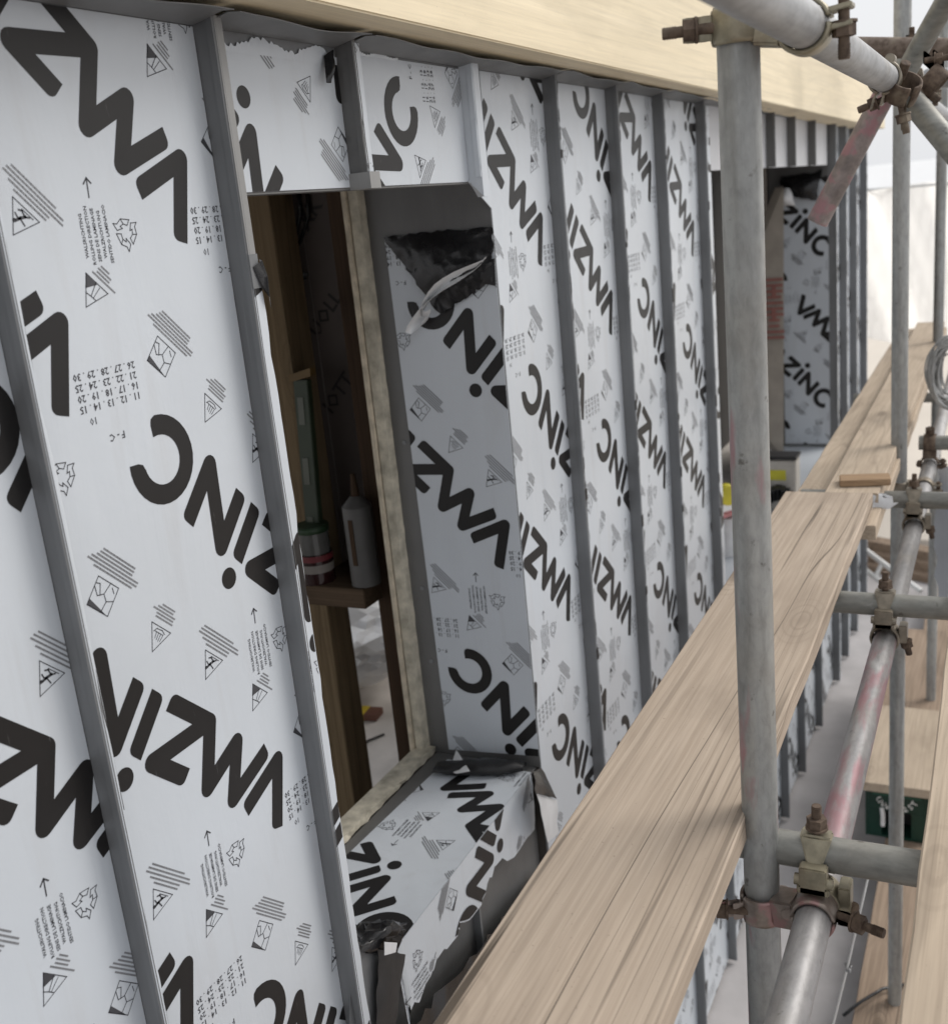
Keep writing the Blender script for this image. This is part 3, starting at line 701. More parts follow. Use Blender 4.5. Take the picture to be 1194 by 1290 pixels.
for (xa, da), (xb, db) in zip(cut, cut[1:]):
    k = 6
    for i in range(k):
        m.add([A3(xa, da * i / k), A3(xb, db * i / k), A3(xb, db * (i + 1) / k), A3(xa, da * (i + 1) / k)], [(0, 1, 2, 3)], True)
fr = obj('torn_apron', m, FILM, sp, recalc=False, merge=True)
for (xa, da), (xb, db) in zip(cut, cut[1:]):
    c_ = [(xb, YF - db), (xa, YF - da), (xa, YF), (xb, YF)]
    pl = [(xb, YF), (xa, YF), (xa, YF - da), (xb, YF - db)]
mm = {}
def apron_print():
    for grp, lat, base, nm, mt in (([WORDF], TL, np.zeros(2), 'lettering', INK), ([SG], SL, S_OFF, 'printed_pictograms', MARK), ([SM], SL, S_OFF, 'small_print', INKF)):
        mb = MB(); Rm = np.array([[0., 1.], [-1., 0.]]); O = np.array([2.11, 1.2])
        for i in range(-8, 9):
            for j in range(-8, 9):
                p = (base + lat * i + VL * j) @ Rm + O
                if not (.7 < p[0] < 2.8 and .2 < p[1] < 1.9): continue
                for (xa, da), (xb, db) in zip(cut, cut[1:]):
                    for gg in grp:
                        for q in clip_tris(gg @ Rm + p, planes_of([(xb, YF), (xa, YF), (xa, YF - da + .004), (xb, YF - db + .004)])):
                            mb.add([Vector(A3(x, YF - y)) + Vector((0, -.0012, 0)) for x, y in q], [tuple(range(len(q)))])
        if mb.f:
            q_ = obj(nm, mb, mt, fr, recalc=False)
            if nm != 'lettering': q_['kind'] = 'stuff'
apron_print()
# bare zinc tray and black membrane hanging under the sill
o = MB(); o.box((OPEN[0] - .02, 1.024, ZB), (XJ - .004, 1.030, OPEN[2] - .010)); obj('panel', o, ZINC_D, wall)
o = MB(); o.box((1.76, 1.006, -2.2), (1.766, 1.0235, -1.44)); obj('seam', o, ZINC, wall)
bm_ = thing('black_membrane', (1.6, .99, -1.7), 'crumpled black membrane sheet hanging below the near window sill', 'membrane')
G = quadgrid((1.36, .984, -1.455), (2.06, 1.0, -1.56), (2.08, .985, -2.1), (1.34, .950, -2.1), 18, 26, (0, -.025, 0))
o = MB(); o.sheet(crumple(G, .008, 9), .001); obj('sheet', o, BLACK, bm_)
# crumpled black plastic in the left corner of the sill, bare zinc corner and black strip under it
bp = thing('black_plastic_scrap', (1.42, 1.0, OPEN[2]), 'crumpled black plastic bunched up at the left end of the near sill', 'plastic scrap')
G = quadgrid(P(446, 1165, 'y', 1.03), P(508, 1160, 'y', 1.0), P(500, 1200, 'y', .985), P(452, 1200, 'y', .975), 9, 12, (0, -.035, .03))
o = MB(); o.sheet(crumple(G, .0075, 12), .001); obj('crumple', o, BLACK, bp)
G = quadgrid(P(476, 1196, 'y', .972), P(510, 1203, 'y', .976), P(497, 1300, 'y', .972), P(474, 1300, 'y', .966), 8, 5, (0, -.006, 0))
o = MB(); o.sheet(crumple(G, .002, 14), .001); obj('strip', o, BLACK2, bp)
o = MB(); o.sheet(quadgrid(P(484, 1187, 'y', .955), P(500, 1188, 'y', .955), P(498, 1200, 'y', .955), P(484, 1204, 'y', .955), 2, 2), .0008); obj('torn_film', o, TORN, bp)
G = quadgrid(P(440, 1190, 'y', .985), P(478, 1196, 'y', .985), P(476, 1310, 'y', .98), P(440, 1310, 'y', .98), 3, 3)
o = MB(); o.sheet(G, .002); obj('zinc_corner', o, ZINC, wall)
# black film rolled along the foot of the reveal, flap hanging at the right
bf = thing('black_film_roll', (2.08, 1.1, OPEN[2]), 'rolled black film lying across the right end of the near sill', 'plastic scrap')
G = []
for i in range(13):
    t = i / 12; c = P(548 + 112 * t, 968 - 2 * t, 'z', zi + .014); row = []
    rad = .022 * (1 - .55 * abs(2 * t - 1) ** 2)
    for j in range(9):
        a = math.radians(-30 + 240 * j / 8); row.append(c + Vector((-math.cos(a) * rad * 1.4, 0, math.sin(a) * rad * .8)))
    G.append(row)
o = MB(); o.sheet(crumple(G, .0035, 21), .001); obj('roll', o, BLACK2, bf)
o = MB(); o.sheet(quadgrid(P(575, 945, 'z', zi + .02), P(592, 972, 'z', zi + .03), P(575, 975, 'z', zi + .02), P(566, 972, 'z', zi + .01), 3, 3), .001); obj('turned_corner', o, TORN, bf)
hf = thing('hanging_film_flap', (2.1, .97, -1.33), 'torn film flap hanging from the right corner of the near sill, black with white back', 'plastic scrap')
G = quadgrid(P(672, 972, 'y', .975), P(682, 968, 'y', .985), P(701, 1007, 'y', .965), P(674, 1000, 'y', .945), 5, 5, (-.01, -.01, 0))
o = MB(); o.sheet(crumple(G, .002, 3), .0008); obj('dark_side', o, BLACK, hf)
G = quadgrid(P(676, 1001, 'y', .95), P(701, 1008, 'y', .97), P(703, 1050, 'y', .975), P(690, 1062, 'y', .965), 5, 4, (-.008, -.006, 0))
o = MB(); o.sheet(crumple(G, .002, 5), .0008); obj('white_side', o, TORN, hf)

# ---- reveal of the second opening
XK = OPEN2[1]
o = MB(); o.box((XK - .001, 1.0, OPEN2[2]), (XK + .0015, 1.33, OPEN2[3] + .02)); rv2 = obj('reveal_panel', o, ZINC_D, wall)
jo = [(-1.262, OPEN2[2] + .02), (-1.0, OPEN2[2] + .02), (-1.0, .0), (-1.262, -.06)]
o = MB(); o.poly3([J3(XK - .003)(*q) for q in jo], (.0015, 0, 0)); obj('protective_film', o, FILM, rv2)
print_on(jo, (-1.396, .047), 180, J3(XK - .005), rv2, mark=INKF)
G = quadgrid((XK - .02, 1.26, .02), (XK - .02, 1.03, .03), (XK - .03, 1.06, -.14), (XK - .03, 1.24, -.07), 6, 7, (-.03, 0, 0))
o = MB(); o.sheet(crumple(G, .01, 31), .002); obj('black_membrane_flap', o, BLACK, rv2)
G = quadgrid((XK - .06, 1.27, -.06), (XK - .06, 1.20, -.05), (XK - .05, 1.17, -.15), (XK - .05, 1.265, -.14), 5, 5, (-.05, 0, 0))
o = MB(); o.sheet(crumple(G, .006, 33), .001); obj('curled_film', o, TORN, rv2)
o = MB(); o.box((OPEN2[0], .99, OPEN2[2] - .004), (OPEN2[1] - .003, 1.36, OPEN2[2] + .004)); obj('sill_panel', o, FILM, wall)
o = MB(); o.box((OPEN2[0] + .002, 1.0, OPEN2[2] + .006), (OPEN2[0] + .006, 1.03, .05)); obj('film_strip', o, FILM, wall)

# ================================================================== BEAM
fb = thing('fascia_beam', (4, .9, .28), 'long pale yellow timber fascia beam running above the clad wall', 'beam')
XB0, XB1 = -.5, 8.05
def zb(x): return .290 - .0042 * (x - 1.3)
o = MB(); o.hexa([(XB0, .862, zb(XB0)), (XB1, .862, zb(XB1)), (XB1, .998, zb(XB1)), (XB0, .998, zb(XB0)), (XB0, .862, .60), (XB1, .862, .58), (XB1, .998, .58), (XB0, .998, .60)])
obj('beam', o, BEAM, fb, bevel=.003)
o = MB(); o.box((XB0, .9985, .3), (XB1, 1.34, .57)); obj('backing_board', o, NOGG, fb)

# ================================================================== ROOM CONTENTS
XP = 2.25
def yz(u, v, x=XP): p = P(u, v, 'x', x); return p.y, p.z
def post(y0, y1, x0, x1, z0, z1, m, t):
    o = MB(); o.box((x0, y0, z0), (x1, y1, z1)); return obj('post', o, m, t, bevel=.002)
t = thing('timber_stud', (XP, 1.75, -1.8), 'light brown split timber stud at the left side of the near window', 'timber')
ya, yb, yc_ = yz(352, 640)[0], yz(374, 640)[0], yz(394, 640)[0]
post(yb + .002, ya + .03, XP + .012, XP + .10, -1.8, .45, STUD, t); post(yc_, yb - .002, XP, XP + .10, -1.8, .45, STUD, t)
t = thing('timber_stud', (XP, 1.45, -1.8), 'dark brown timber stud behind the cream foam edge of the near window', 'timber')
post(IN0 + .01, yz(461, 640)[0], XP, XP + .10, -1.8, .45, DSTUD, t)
yl, yr = yz(394, 640)[0], yz(461, 640)[0]; zn0, zn1 = yz(440, 766, XP - .09)[1], yz(440, 738, XP - .07)[1]
t = thing('noggin', (XP, (yl + yr) / 2, zn0), 'dark horizontal timber noggin carrying the jar and the white bottle', 'timber')
o = MB(); o.box((XP - .09, yr - .02, zn0), (XP - .002, yl + .045, zn1)); o.box((XP - .0015, yr + .003, zn0), (XP + .12, yl - .003, zn1)); obj('rail', o, NOGG, t, bevel=.002)
t = thing('insulation_board', (XP + .13, 1.6, zn1), 'dark faced insulation board standing on the noggin behind the studs', 'board')
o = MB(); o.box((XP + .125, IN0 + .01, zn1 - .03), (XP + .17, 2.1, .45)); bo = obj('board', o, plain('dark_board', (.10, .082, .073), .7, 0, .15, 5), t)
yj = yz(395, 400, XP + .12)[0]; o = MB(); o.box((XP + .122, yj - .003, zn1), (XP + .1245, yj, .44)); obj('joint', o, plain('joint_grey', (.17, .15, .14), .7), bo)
for s_, u, v, sz in (('UOLL', 416, 400, .055), ('IOTT', 432, 500, .055), ('XK', 397, 275, .06)):
    m = MB(); p0 = P(u, v, 'x', XP + .124)
    for q in place(text_tris(s_, sz, .02), (0, 0), math.radians(48), .5): m.add([(XP + .1238, p0.y - a, p0.z + b) for a, b in q], [(0, 1, 2)])
    obj('faded_stamp', m, plain('stamp_ink', (.03, .026, .025), .7), bo, recalc=False)
xc = XP + .115
o = MB(); o.path([P(375, 225, 'x', xc), P(379, 270, 'x', xc), P(371, 300, 'x', xc), P(348, 330, 'x', xc)], .006, 8); o.path([P(386, 225, 'x', xc), P(389, 272, 'x', xc), P(378, 305, 'x', xc), P(350, 334, 'x', xc)], .005, 8)
tag(obj('cable', o, BLACK), 'pair of black cables drooping across the dark board in the near window', 'cable')
o = MB(); o.sheet(crumple(quadgrid(P(350, 331, 'x', xc), P(390, 344, 'x', xc), P(384, 352, 'x', xc), P(350, 350, 'x', xc), 3, 8, (-.02, 0, 0)), .005, 2), .002)
tag(obj('black_rag', o, BLACK), 'small crumpled black rag caught behind the left stud', 'rag')
a, b = P(403, 738, 'x', XP - .03), P(381, 478, 'x', XP - .012); ax = (b - a).normalized(); a.z = zn1 + .004
gl = thing('spirit_level', a, 'green spirit level leaning upright on the noggin', 'level')
o = MB(); o.obox((a + b) / 2, (.010, 0, 0), (0, .022, 0), ax * ((b - a).length / 2)); obj('body', o, plain('green_metal', (.028, .042, .022), .5), gl, bevel=.002)
for k in (.25, .55, .85):
    o = MB(); o.obox(a.lerp(b, k) + Vector((-.0108, .004, 0)), (.0012, 0, 0), (0, .009, 0), ax * .035); obj('vial', o, plain('pale_vial', (.09, .10, .075), .3), gl)
o = MB(); o.obox(b + ax * .012, (.012, 0, 0), (0, .034, -.008), ax * .010); obj('handle', o, plain('ochre_grip', (.13, .08, .025), .6), gl)
def jar(cx, cy, z0, r, h):
    m = thing('jar', (cx, cy, z0), 'dark glass jar with green lid and pale label standing on the noggin', 'jar')
    o = MB(); o.tube((cx, cy, z0), (cx, cy, z0 + h * .52), r, 24); obj('body', o, plain('dark_glass', (.03, .012, .012), .12), m)
    o = MB(); o.tube((cx, cy, z0 + h * .2), (cx, cy, z0 + h * .34), r * 1.01, 24, caps=False); obj('label', o, plain('jar_label', (.22, .20, .18), .6), m)
    o = MB(); o.tube((cx, cy, z0 + h * .40), (cx, cy, z0 + h * .50), r * 1.012, 24, caps=False); obj('label', o, plain('red_label', (.14, .02, .025), .6), m)
    o = MB(); o.tube((cx, cy, z0 + h * .52), (cx, cy, z0 + h * .88), r * .93, 24); obj('clear_top', o, plain('grey_glass', (.10, .10, .095), .12), m)
    o = MB(); o.tube((cx, cy, z0 + h * .88), (cx, cy, z0 + h), r * .99, 24); obj('lid', o, plain('green_lid', (.02, .045, .02), .5), m, bevel=.001)
pj = P(402, 733, 'x', XP - .048); hj = P(400, 663, 'x', XP - .048).z - pj.z; jar(pj.x, pj.y, zn1 + .001, (P(384, 700, 'x', XP - .048) - P(420, 700, 'x', XP - .048)).length / 2, hj)
pb_ = P(462, 735, 'x', XP - .045); c = Vector((pb_.x, pb_.y, zn1 + .001)); hb = P(456, 612, 'x', XP - .045).z - c.z
bt = thing('white_bottle', c, 'white plastic bottle with dark nozzle standing on the noggin', 'bottle')
o = MB(); o.tube(c, c + Vector((0, 0, hb * .80)), .038, 24); o.tube(c + Vector((0, 0, hb * .80)), c + Vector((0, 0, hb * .9)), .038, 24, .014); obj('body', o, plain('dull_white', (.11, .108, .105), .55), bt)
o = MB(); o.tube(c + Vector((0, 0, hb * .9)), c + Vector((0, 0, hb * 1.12)), .011, 12, .006); obj('nozzle', o, DSTUD, bt)
o = MB(); o.box((c.x - .0405, c.y - .006, c.z + .06), (c.x - .0375, c.y + .006, c.z + .18)); obj('label', o, DSTUD, bt)
# floor items seen through the lower gap
pb = thing('plastic_bag', P(450, 800, 'z', -1.55), 'crumpled clear white plastic bag lying behind the noggin', 'bag')
c = P(452, 800, 'z', -1.56); bmx = bmesh.new(); bmesh.ops.create_icosphere(bmx, subdivisions=4, radius=1); r = random.Random(8)
from mathutils import noise as mnoise
vs = []
for v in bmx.verts:
    k = 1 + .28 * mnoise.noise(v.co * 2.3) + .14 * mnoise.noise(v.co * 6); vs.append(c + Vector((v.co.x * .33 * k, v.co.y * .22 * k, v.co.z * .16 * k)))
fs = [tuple(v.index for v in f.verts) for f in bmx.faces]; bmx.free()
obj('bag', MB().add(vs, fs, False), PLAST, pb)
o = MB(); p = P(425, 812, 'z', -1.50); o.obox(p, (.05, .03, 0), (-.01, .02, .03), (0, -.012, .05)); obj('blue_label', o, plain('blue_print', (.02, .03, .16), .5), pb, bevel=.006)
o = MB(); p = P(440, 764, 'z', -1.46); o.obox(p, (.10, .03, 0), (-.02, .05, 0), (0, 0, .02)); obj('yellow_label', o, plain('yellow_print', (.65, .55, .03), .5), pb, bevel=.01)
wc = thing('wooden_crate', P(465, 850, 'z', -1.8), 'low wooden crate of planks on the room floor under the plastic bag', 'crate')
c = P(468, 828, 'z', -1.76); 
for k, (dx, dy, w, h, dz) in enumerate(((-.10, 0, .50, .012, 0), (.12, .24, .5, .012, .01), (0, .1, .012, .16, 0))):
    o = MB(); o.obox(c + Vector((dx, dy, dz)), (w, -.10 * w, 0), (h * .2, h, 0), (0, 0, .055)); obj('plank', o, BOARD2, wc, bevel=.002)
o = MB(); o.obox(c + Vector((0, .12, .06)), (.45, -.05, 0), (.02, .14, 0), (0, 0, .01)); obj('plank', o, DSTUD, wc)
tp = thing('taped_batten', P(452, 899, 'z', -1.8), 'short brown batten with yellow tape lying on the room floor', 'timber')
a, b = P(425, 897, 'z', -1.785), P(478, 900, 'z', -1.785); d = (b - a) / 2
o = MB(); o.obox((a + b) / 2, d, Vector((-d.y, d.x, 0)).normalized() * .035, (0, 0, .012)); obj('batten', o, plain('red_brown', (.14, .06, .04), .7), tp)
o = MB(); o.obox(a.lerp(b, .62), d * .18, Vector((-d.y, d.x, 0)).normalized() * .0365, (0, 0, .0135)); obj('tape', o, plain('yellow_tape', (.6, .45, .04), .5), tp)
o = MB(); a = P(455, 942, 'z', -1.797); o.path([a, a + Vector((.05, .0, .003)), a + Vector((.11, -.03, .001))], .004, 6); tag(obj('offcut_wire', o, BLACK), 'short dark wire offcut on the dusty room floor', 'wire')
# behind the second opening
pt = thing('shade_backing', (5.2, 1.9, -1.8), 'added dark panel that stands for the shade behind the far opening', 'dark backing')  # added panel, its dark colour makes the far opening look unlit
o = MB(); o.box((3.9, 1.88, -1.8), (8.8, 1.93, .45)); obj('sheet', o, plain('shade_sheet', (.035, .032, .03), .8, 0, .2, 3), pt)
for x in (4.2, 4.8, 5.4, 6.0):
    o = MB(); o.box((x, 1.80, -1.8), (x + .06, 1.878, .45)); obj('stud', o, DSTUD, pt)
tub = thing('white_tub', P(925, 690, 'y', 1.12), 'white plastic tub on the ledge of the far opening, half hidden by the near upright', 'tub')
c = P(922, 700, 'y', 1.12); o = MB(); o.tube(c, c + Vector((0, 0, .20)), .10, 28, .115); o.tube(c + Vector((0, 0, .185)), c + Vector((0, 0, .205)), .120, 28); obj('body', o, PLAST, tub)
tc = thing('tool_case', P(985, 620, 'y', 1.15), 'pale tool case with yellow sticker and dark lid on the ledge of the far opening', 'case')
xc = 5.2; zt = P(985, 580, 'x', xc).z; zf = OPEN2[2] + .005
o = MB(); o.box((xc, .955, zf), (xc + .12, 1.13, zt)); obj('body', o, plain('pale_case', (.50, .48, .44), .5), tc, bevel=.006)
o = MB(); o.box((xc - .006, .950, zt + .0005), (xc + .126, 1.135, zt + .018)); obj('lid', o, BLACK2, tc, bevel=.004)
q0_, q1_ = P(968, 592, 'x', xc), P(990, 605, 'x', xc); o = MB(); o.box((xc - .002, q0_.y, q0_.z), (xc - .0004, q1_.y, q1_.z)); obj('sticker', o, plain('yellow_sticker', (.62, .58, .05), .5), tc)
o = MB(); q0_, q1_ = P(966, 628, 'x', xc - .03), P(995, 628, 'x', xc - .03)
for k in range(7):
    t_ = k / 6; o.obox(q0_.lerp(q1_, t_) + Vector((0, 0, .03 * math.sin(t_ * 3))), (.02, 0, .005), (0, .016, 0), (0, 0, .03 - .012 * abs(t_ - .5)))
obj('black_tool', o, BLACK2, tc)
for u, v, nm in ((983, 624, 'yellow reel on the ledge of the far opening, beside the tool case'), (916, 622, 'yellow reel on the ledge of the far opening, left of the near upright')):
    c = P(u, v, 'y', 1.10); tr_ = thing('cord_reel', c, nm, 'reel'); o = MB(); o.tube(c + Vector((-.03, -.015, 0)), c + Vector((.01, .015, 0)), .045, 20); obj('flange', o, plain('yellow_plastic', (.62, .56, .04), .4), tr_, bevel=.003)
    o = MB(); o.tube(c + Vector((.01, .015, 0)), c + Vector((.08, .05, 0)), .03, 16); obj('core', o, plain('reel_core', (.16, .07, .07), .6), tr_)
a, b = P(903, 652, 'y', 1.08), P(940, 640, 'y', 1.12); o = MB(); o.obox((a + b) / 2, (b - a) / 2, (0, .02, 0), (0, 0, .006)); tag(obj('red_batten', o, plain('faded_red', (.30, .10, .11), .6)), 'thin faded red batten lying over the white tub', 'timber')
a, b = P(905, 700, 'y', 1.02), P(940, 745, 'y', 1.02)
rb_ = thing('sheet_board', P(980, 450, 'y', 1.36), 'grey brown board stamped in red leaning inside the far opening', 'board')
a, b, c, d = P(960, 545, 'x', 6.40), P(987, 575, 'x', 6.40), P(987, 235, 'x', 6.40), P(960, 300, 'x', 6.40)
o = MB(); o.hexa([a, b, b + Vector((.02, .05, 0)), a + Vector((.02, .05, 0)), d, c, c + Vector((.02, .05, 0)), d + Vector((.02, .05, 0))]); obj('board', o, plain('grey_board', (.40, .36, .31), .8, 0, .15, 8), rb_)
m = MB(); L0, L1 = P(975, 425, 'x', 6.39), P(975, 352, 'x', 6.39); e2 = Vector((0, -1, 0))
r = random.Random(2)
for k in range(11):
    p = L0.lerp(L1, k / 10); wv = r.uniform(.03, .06); m.obox(p, e2 * wv, (.001, 0, 0), (0, 0, .0085))
    if k in (3, 7): m.obox(p + Vector((-.0025, 0, .03)), e2 * .012, (.001, 0, 0), (0, 0, .03))
obj('red_stamp', m, plain('red_stamp', (.30, .13, .11), .7), rb_)
o = MB(); o.hexa([P(905, 240, 'y', 1.05)] + [P(905, 240, 'y', 1.05)] * 7) if False else None

# ================================================================== SCAFFOLD
TR = .02415
def tube(name, a, b, mat, label, group=None, bore=.020):
    o = MB(); o.tube(a, b, TR, 32, bore=bore); q = obj(name, o, mat); return tag(q, label, 'scaffold tube', group)
GT = 'galvanised scaffold tubes in front of the wall'
LY, LZU, LZL = .206, .160, -.962
tube('scaffold_tube', S(1.318, .28, -3.2), S(1.336, .28, .215), TZP, 'nearest thick grey upright standing beside the long plank', GT)
tube('scaffold_tube', S(3.56, .28, -3.2), S(3.53, .28, 1.5), TZ, 'second grey upright, standing where two boards meet', GT)
tube('scaffold_tube', S(5.62, .28, -3.2), S(5.85, .28, 1.5), TZ, 'farthest grey upright at the right edge, behind the wire coil', GT)
tube('scaffold_tube', S(.2, LY, LZU), S(6.2, LY, LZU), TX, 'upper horizontal tube crossing the pale beam at the top', GT)
tube('scaffold_tube', S(.55, LY, LZL), S(6.6, LY, LZL - .02), TXP, 'lower long tube with pink paint below the walkway boards', GT)
TZc = -.890
tube('scaffold_tube', S(1.345, .51, TZc), S(1.345, -.9, TZc), TY, 'nearest cross tube under the plank with the yellow clip on it', GT)
tube('scaffold_tube', S(2.30, .51, TZc), S(2.30, -.9, TZc), TY, 'middle cross tube passing over the lower rail', GT)
tube('scaffold_tube', S(3.12, .51, TZc), S(3.12, -.9, TZc), TY, 'cross tube just beyond the brown offcut', GT)
tube('scaffold_tube', S(3.82, .24, TZc), S(3.82, -.9, TZc), TY, 'short dark cross tube end right of the second upright', GT)
tube('scaffold_tube', S(5.6, .655, TZc - .19), S(5.6, -.3, TZc - .19), TY, 'far cross tube whose end shows beside the wall corner', GT)
tube('scaffold_tube', SP(1078, 59, 'x', 3.0), SP(1260, 62, 'x', 3.0), TYR, 'rusty brown cross tube at the upper right', GT)
tube('scaffold_tube', P(1131, 86, 'x', 2.62), P(1029, 280, 'x', 2.62), TRED, 'faded red tube slanting down towards the wall with a free end', GT)
tube('scaffold_tube', P(1132, 106, 'x', 2.6), P(1230, 224, 'x', 2.45), TY, 'grey brace slanting down to the right edge', GT)
tube('scaffold_tube', P(1140, 92, 'x', 2.9), P(1215, -40, 'x', 2.7), TY, 'grey brace slanting up to the top right corner', GT)
tube('scaffold_tube', P(1168, 98, 'x', 3.3), P(1240, 96, 'x', 3.2), TX, 'short grey tube level at the right edge under the rusty tube', GT)

def bolt(par, p, d, L=.055, nut=.0115, mat=None, nm=None):
    d = Vector(d).normalized(); o = MB(); o.tube(p, Vector(p) + d * L, .0062, 14)
    for k in range(5): o.tube(Vector(p) + d * (L - .002 - .003 * k), Vector(p) + d * (L - .0035 - .003 * k), .0069, 14)
    bo = obj('bolt', o, mat or RUST, par)
    o = MB(); o.prism(Vector(p) + d * L * .52, d, nut * 1.12, .013); o.tube(Vector(p) + d * (L * .52 - .0095), Vector(p) + d * (L * .52 - .0068), nut * 1.25, 18); obj('nut', o, nm or mat or RUST, bo)
def clamp(par, c, axis, bdir, mat, opening, w=.040, lug=True, bl=.055, nut_mat=None, bolt_mat=None):
    """half ring body, hinged strap and swing bolt round one tube; opening = direction of the lugs, bdir = direction the bolt points"""
    c, ax, op = Vector(c), Vector(axis).normalized(), Vector(opening).normalized()
    o = MB(); o.band(c, ax, op, TR + .0008, TR + .0062, w, 8, 176, 18); st = obj('strap', o, mat, par)
    o = MB(); o.band(c, ax, op, TR + .0008, TR + .0058, w * .92, 184, 352, 18); obj('saddle', o, mat, par)
    side = ax.cross(op).normalized(); bd = Vector(bdir).normalized()
    o = MB()
    for sg in (-1, 1): o.obox(c + op * (TR + .014) + bd * sg * .009, op * .013, bd * .0028, ax * (w * .34))
    obj('lug', o, mat, st, bevel=.001)
    o = MB(); hc = c - op * (TR + .008); o.tube(hc - ax * w * .36, hc + ax * w * .36, .0052, 12)
    for sg in (-1, 0, 1): o.tube(hc + ax * (w * .24 * sg - .006), hc + ax * (w * .24 * sg + .006), .0092, 14)
    obj('hinge', o, mat, par)
    o = MB(); o.tube(hc - ax * w * .40, hc - ax * w * .36, .0078, 12); o.tube(hc + ax * w * .36, hc + ax * w * .40, .0078, 12); obj('rivet', o, mat, par)
    bolt(par, c + op * (TR + .017) - bd * .018, bd, bl, .0115, bolt_mat or RUST, nut_mat)
def coupler(loc, label, mat, c1, a1, o1, b1, c2, a2, o2, b2, m2=None, **k):
    t = thing('scaffold_coupler', loc, label, 'coupler', 'steel couplers on the scaffold tubes')
    clamp(t, c1, a1, b1, mat, o1, **k); clamp(t, c2, a2, b2, m2 or mat, o2, **k)
    mid = (Vector(c1) + Vector(c2)) / 2; dd = (Vector(c2) - Vector(c1)); L = dd.length / 2 - TR
    if L > 0:
        x, y = frame(dd); o = MB(); o.obox(mid, x * .021, y * .021, dd.normalized() * (L + .003)); obj('body', o, mat, t, bevel=.003)
    return t
X, Y, Z = Vector((1, 0, 0)), Vector((0, 1, 0)), Vector((0, 0, 1))
coupler(S(1.335, .25, .17), 'yellow grey coupler at the head of the nearest upright', GOLD, S(1.335, .28, LZU + .012), Z, Y * .8 - X * .45, Y * .9 - X * .3, S(1.335, LY, LZU), X, -Y * .9 + Z * .1, -Z, GOLD, bl=.062, nut_mat=None)
coupler(S(1.325, .25, -.96), 'pinkish coupler low on the nearest upright', PINKC, S(1.326, .28, LZL - .012), Z, Y * .75 - X * .6, Y * .9 - X * .2, S(1.31, LY, LZL), X, -Y, -Y * .8 - X * .25, PINKC, bl=.07)
# wrap-over clip on the near cross tube
def clip(x, label, mat, zc=TZc, yc=LY):
    t = thing('scaffold_coupler', S(x, yc, zc), label, 'coupler', 'steel couplers on the scaffold tubes')
    c = S(x, yc, zc); 
    o = MB(); o.band(c, Y, Z, TR + .0008, TR + .0070, .034, -28, 172, 20, .25); st = obj('strap', o, mat, t)
    o = MB(); o.obox(c - X * (TR + .012) - Z * .018, X * .010, Y * .018, Z * .020); o.obox(c - X * (TR + .004) - Z * (TR + .008), X * .018, Y * .021, Z * .006); o.obox(c + X * (TR + .004) - Z * (TR + .006), X * .012, Y * .021, Z * .012); obj('saddle', o, mat, t, bevel=.002)
    for sg in (-1, 1):
        o = MB(); o.tube(c - X * (TR + .012) - Z * .022 + Y * sg * .018, c - X * (TR + .012) - Z * .022 + Y * sg * .025, .008, 14); obj('rivet', o, mat, t)
    o = MB(); o.hexa([c + Vector(q) for q in ((-.036, -.007, -.012), (-.027, -.007, -.012), (-.027, .007, -.012), (-.036, .007, -.012), (-.016, -.022, .034), (.006, -.022, .036), (.006, .022, .036), (-.016, .022, .034))]); obj('tongue', o, mat, st, bevel=.003)
    bolt(t, c + Z * (TR + .000) - X * .006, Z, .052, .012)
    o = MB(); o.band(S(x, yc, LZL), X, -Z, TR + .001, TR + .007, .040, -178, 178, 26); obj('lower_strap', o, mat, t)
    o = MB(); o.obox(S(x, yc - TR - .012, LZL + .012), X * .016, Y * .008, Z * .020); obj('lug', o, mat, t, bevel=.002)
    bolt(t, S(x, yc - TR - .012, LZL + .010), -Z * .8 - Y * .2, .05, .011)
clip(1.345, 'brassy wrap over clip with an upright rusty bolt on the nearest cross tube', GOLD)
clip(2.30, 'dull clip with an upright bolt on the middle cross tube', GREYC)
clip(3.12, 'dark clip on the cross tube just beyond the brown offcut', GREYC)
coupler(S(3.5, .24, -.97), 'dark coupler on the second upright below the board joint', GREYC, S(3.55, .28, LZL - .01), Z, Y * .9 - X * .4, Y * .9, S(3.55, LY, LZL - .008), X, -Y, -Z, None, bl=.07)
coupler(S(3.82, .2, -.92), 'dark coupler on the short cross tube end at the right', RUST, S(3.82, LY, TZc), Y, Z, Z * .4 - X, S(3.82, LY, LZL), X, -Y, -Z)
coupler(P(1100, 42, 'x', 3.0), 'grey coupler on the rusty cross tube at the upper right', GREYC, S(3.05, .22, .248), Y, Z, Z, S(3.05, LY, .175), X, -Y, -Z)
coupler(P(1150, 120, 'x', 2.25), 'rust brown coupler where the red tube meets the upper rail', GREYC, S(2.24, LY, LZU), X, Y * .3 - Z, -Z * .3 + Y, P(1137, 112, 'x', 2.24), Vector((-.4, -.3, .6)), -Z, -Z - Y * .2, RUST)
coupler(P(1172, 120, 'x', 2.6), 'rust brown coupler right of the second upright at the top', RUST, S(2.62, LY, LZU), X, -Y, -Z, S(2.62, LY - .06, LZU + .01), Y * .7 + Z * .7, Z, -Y)

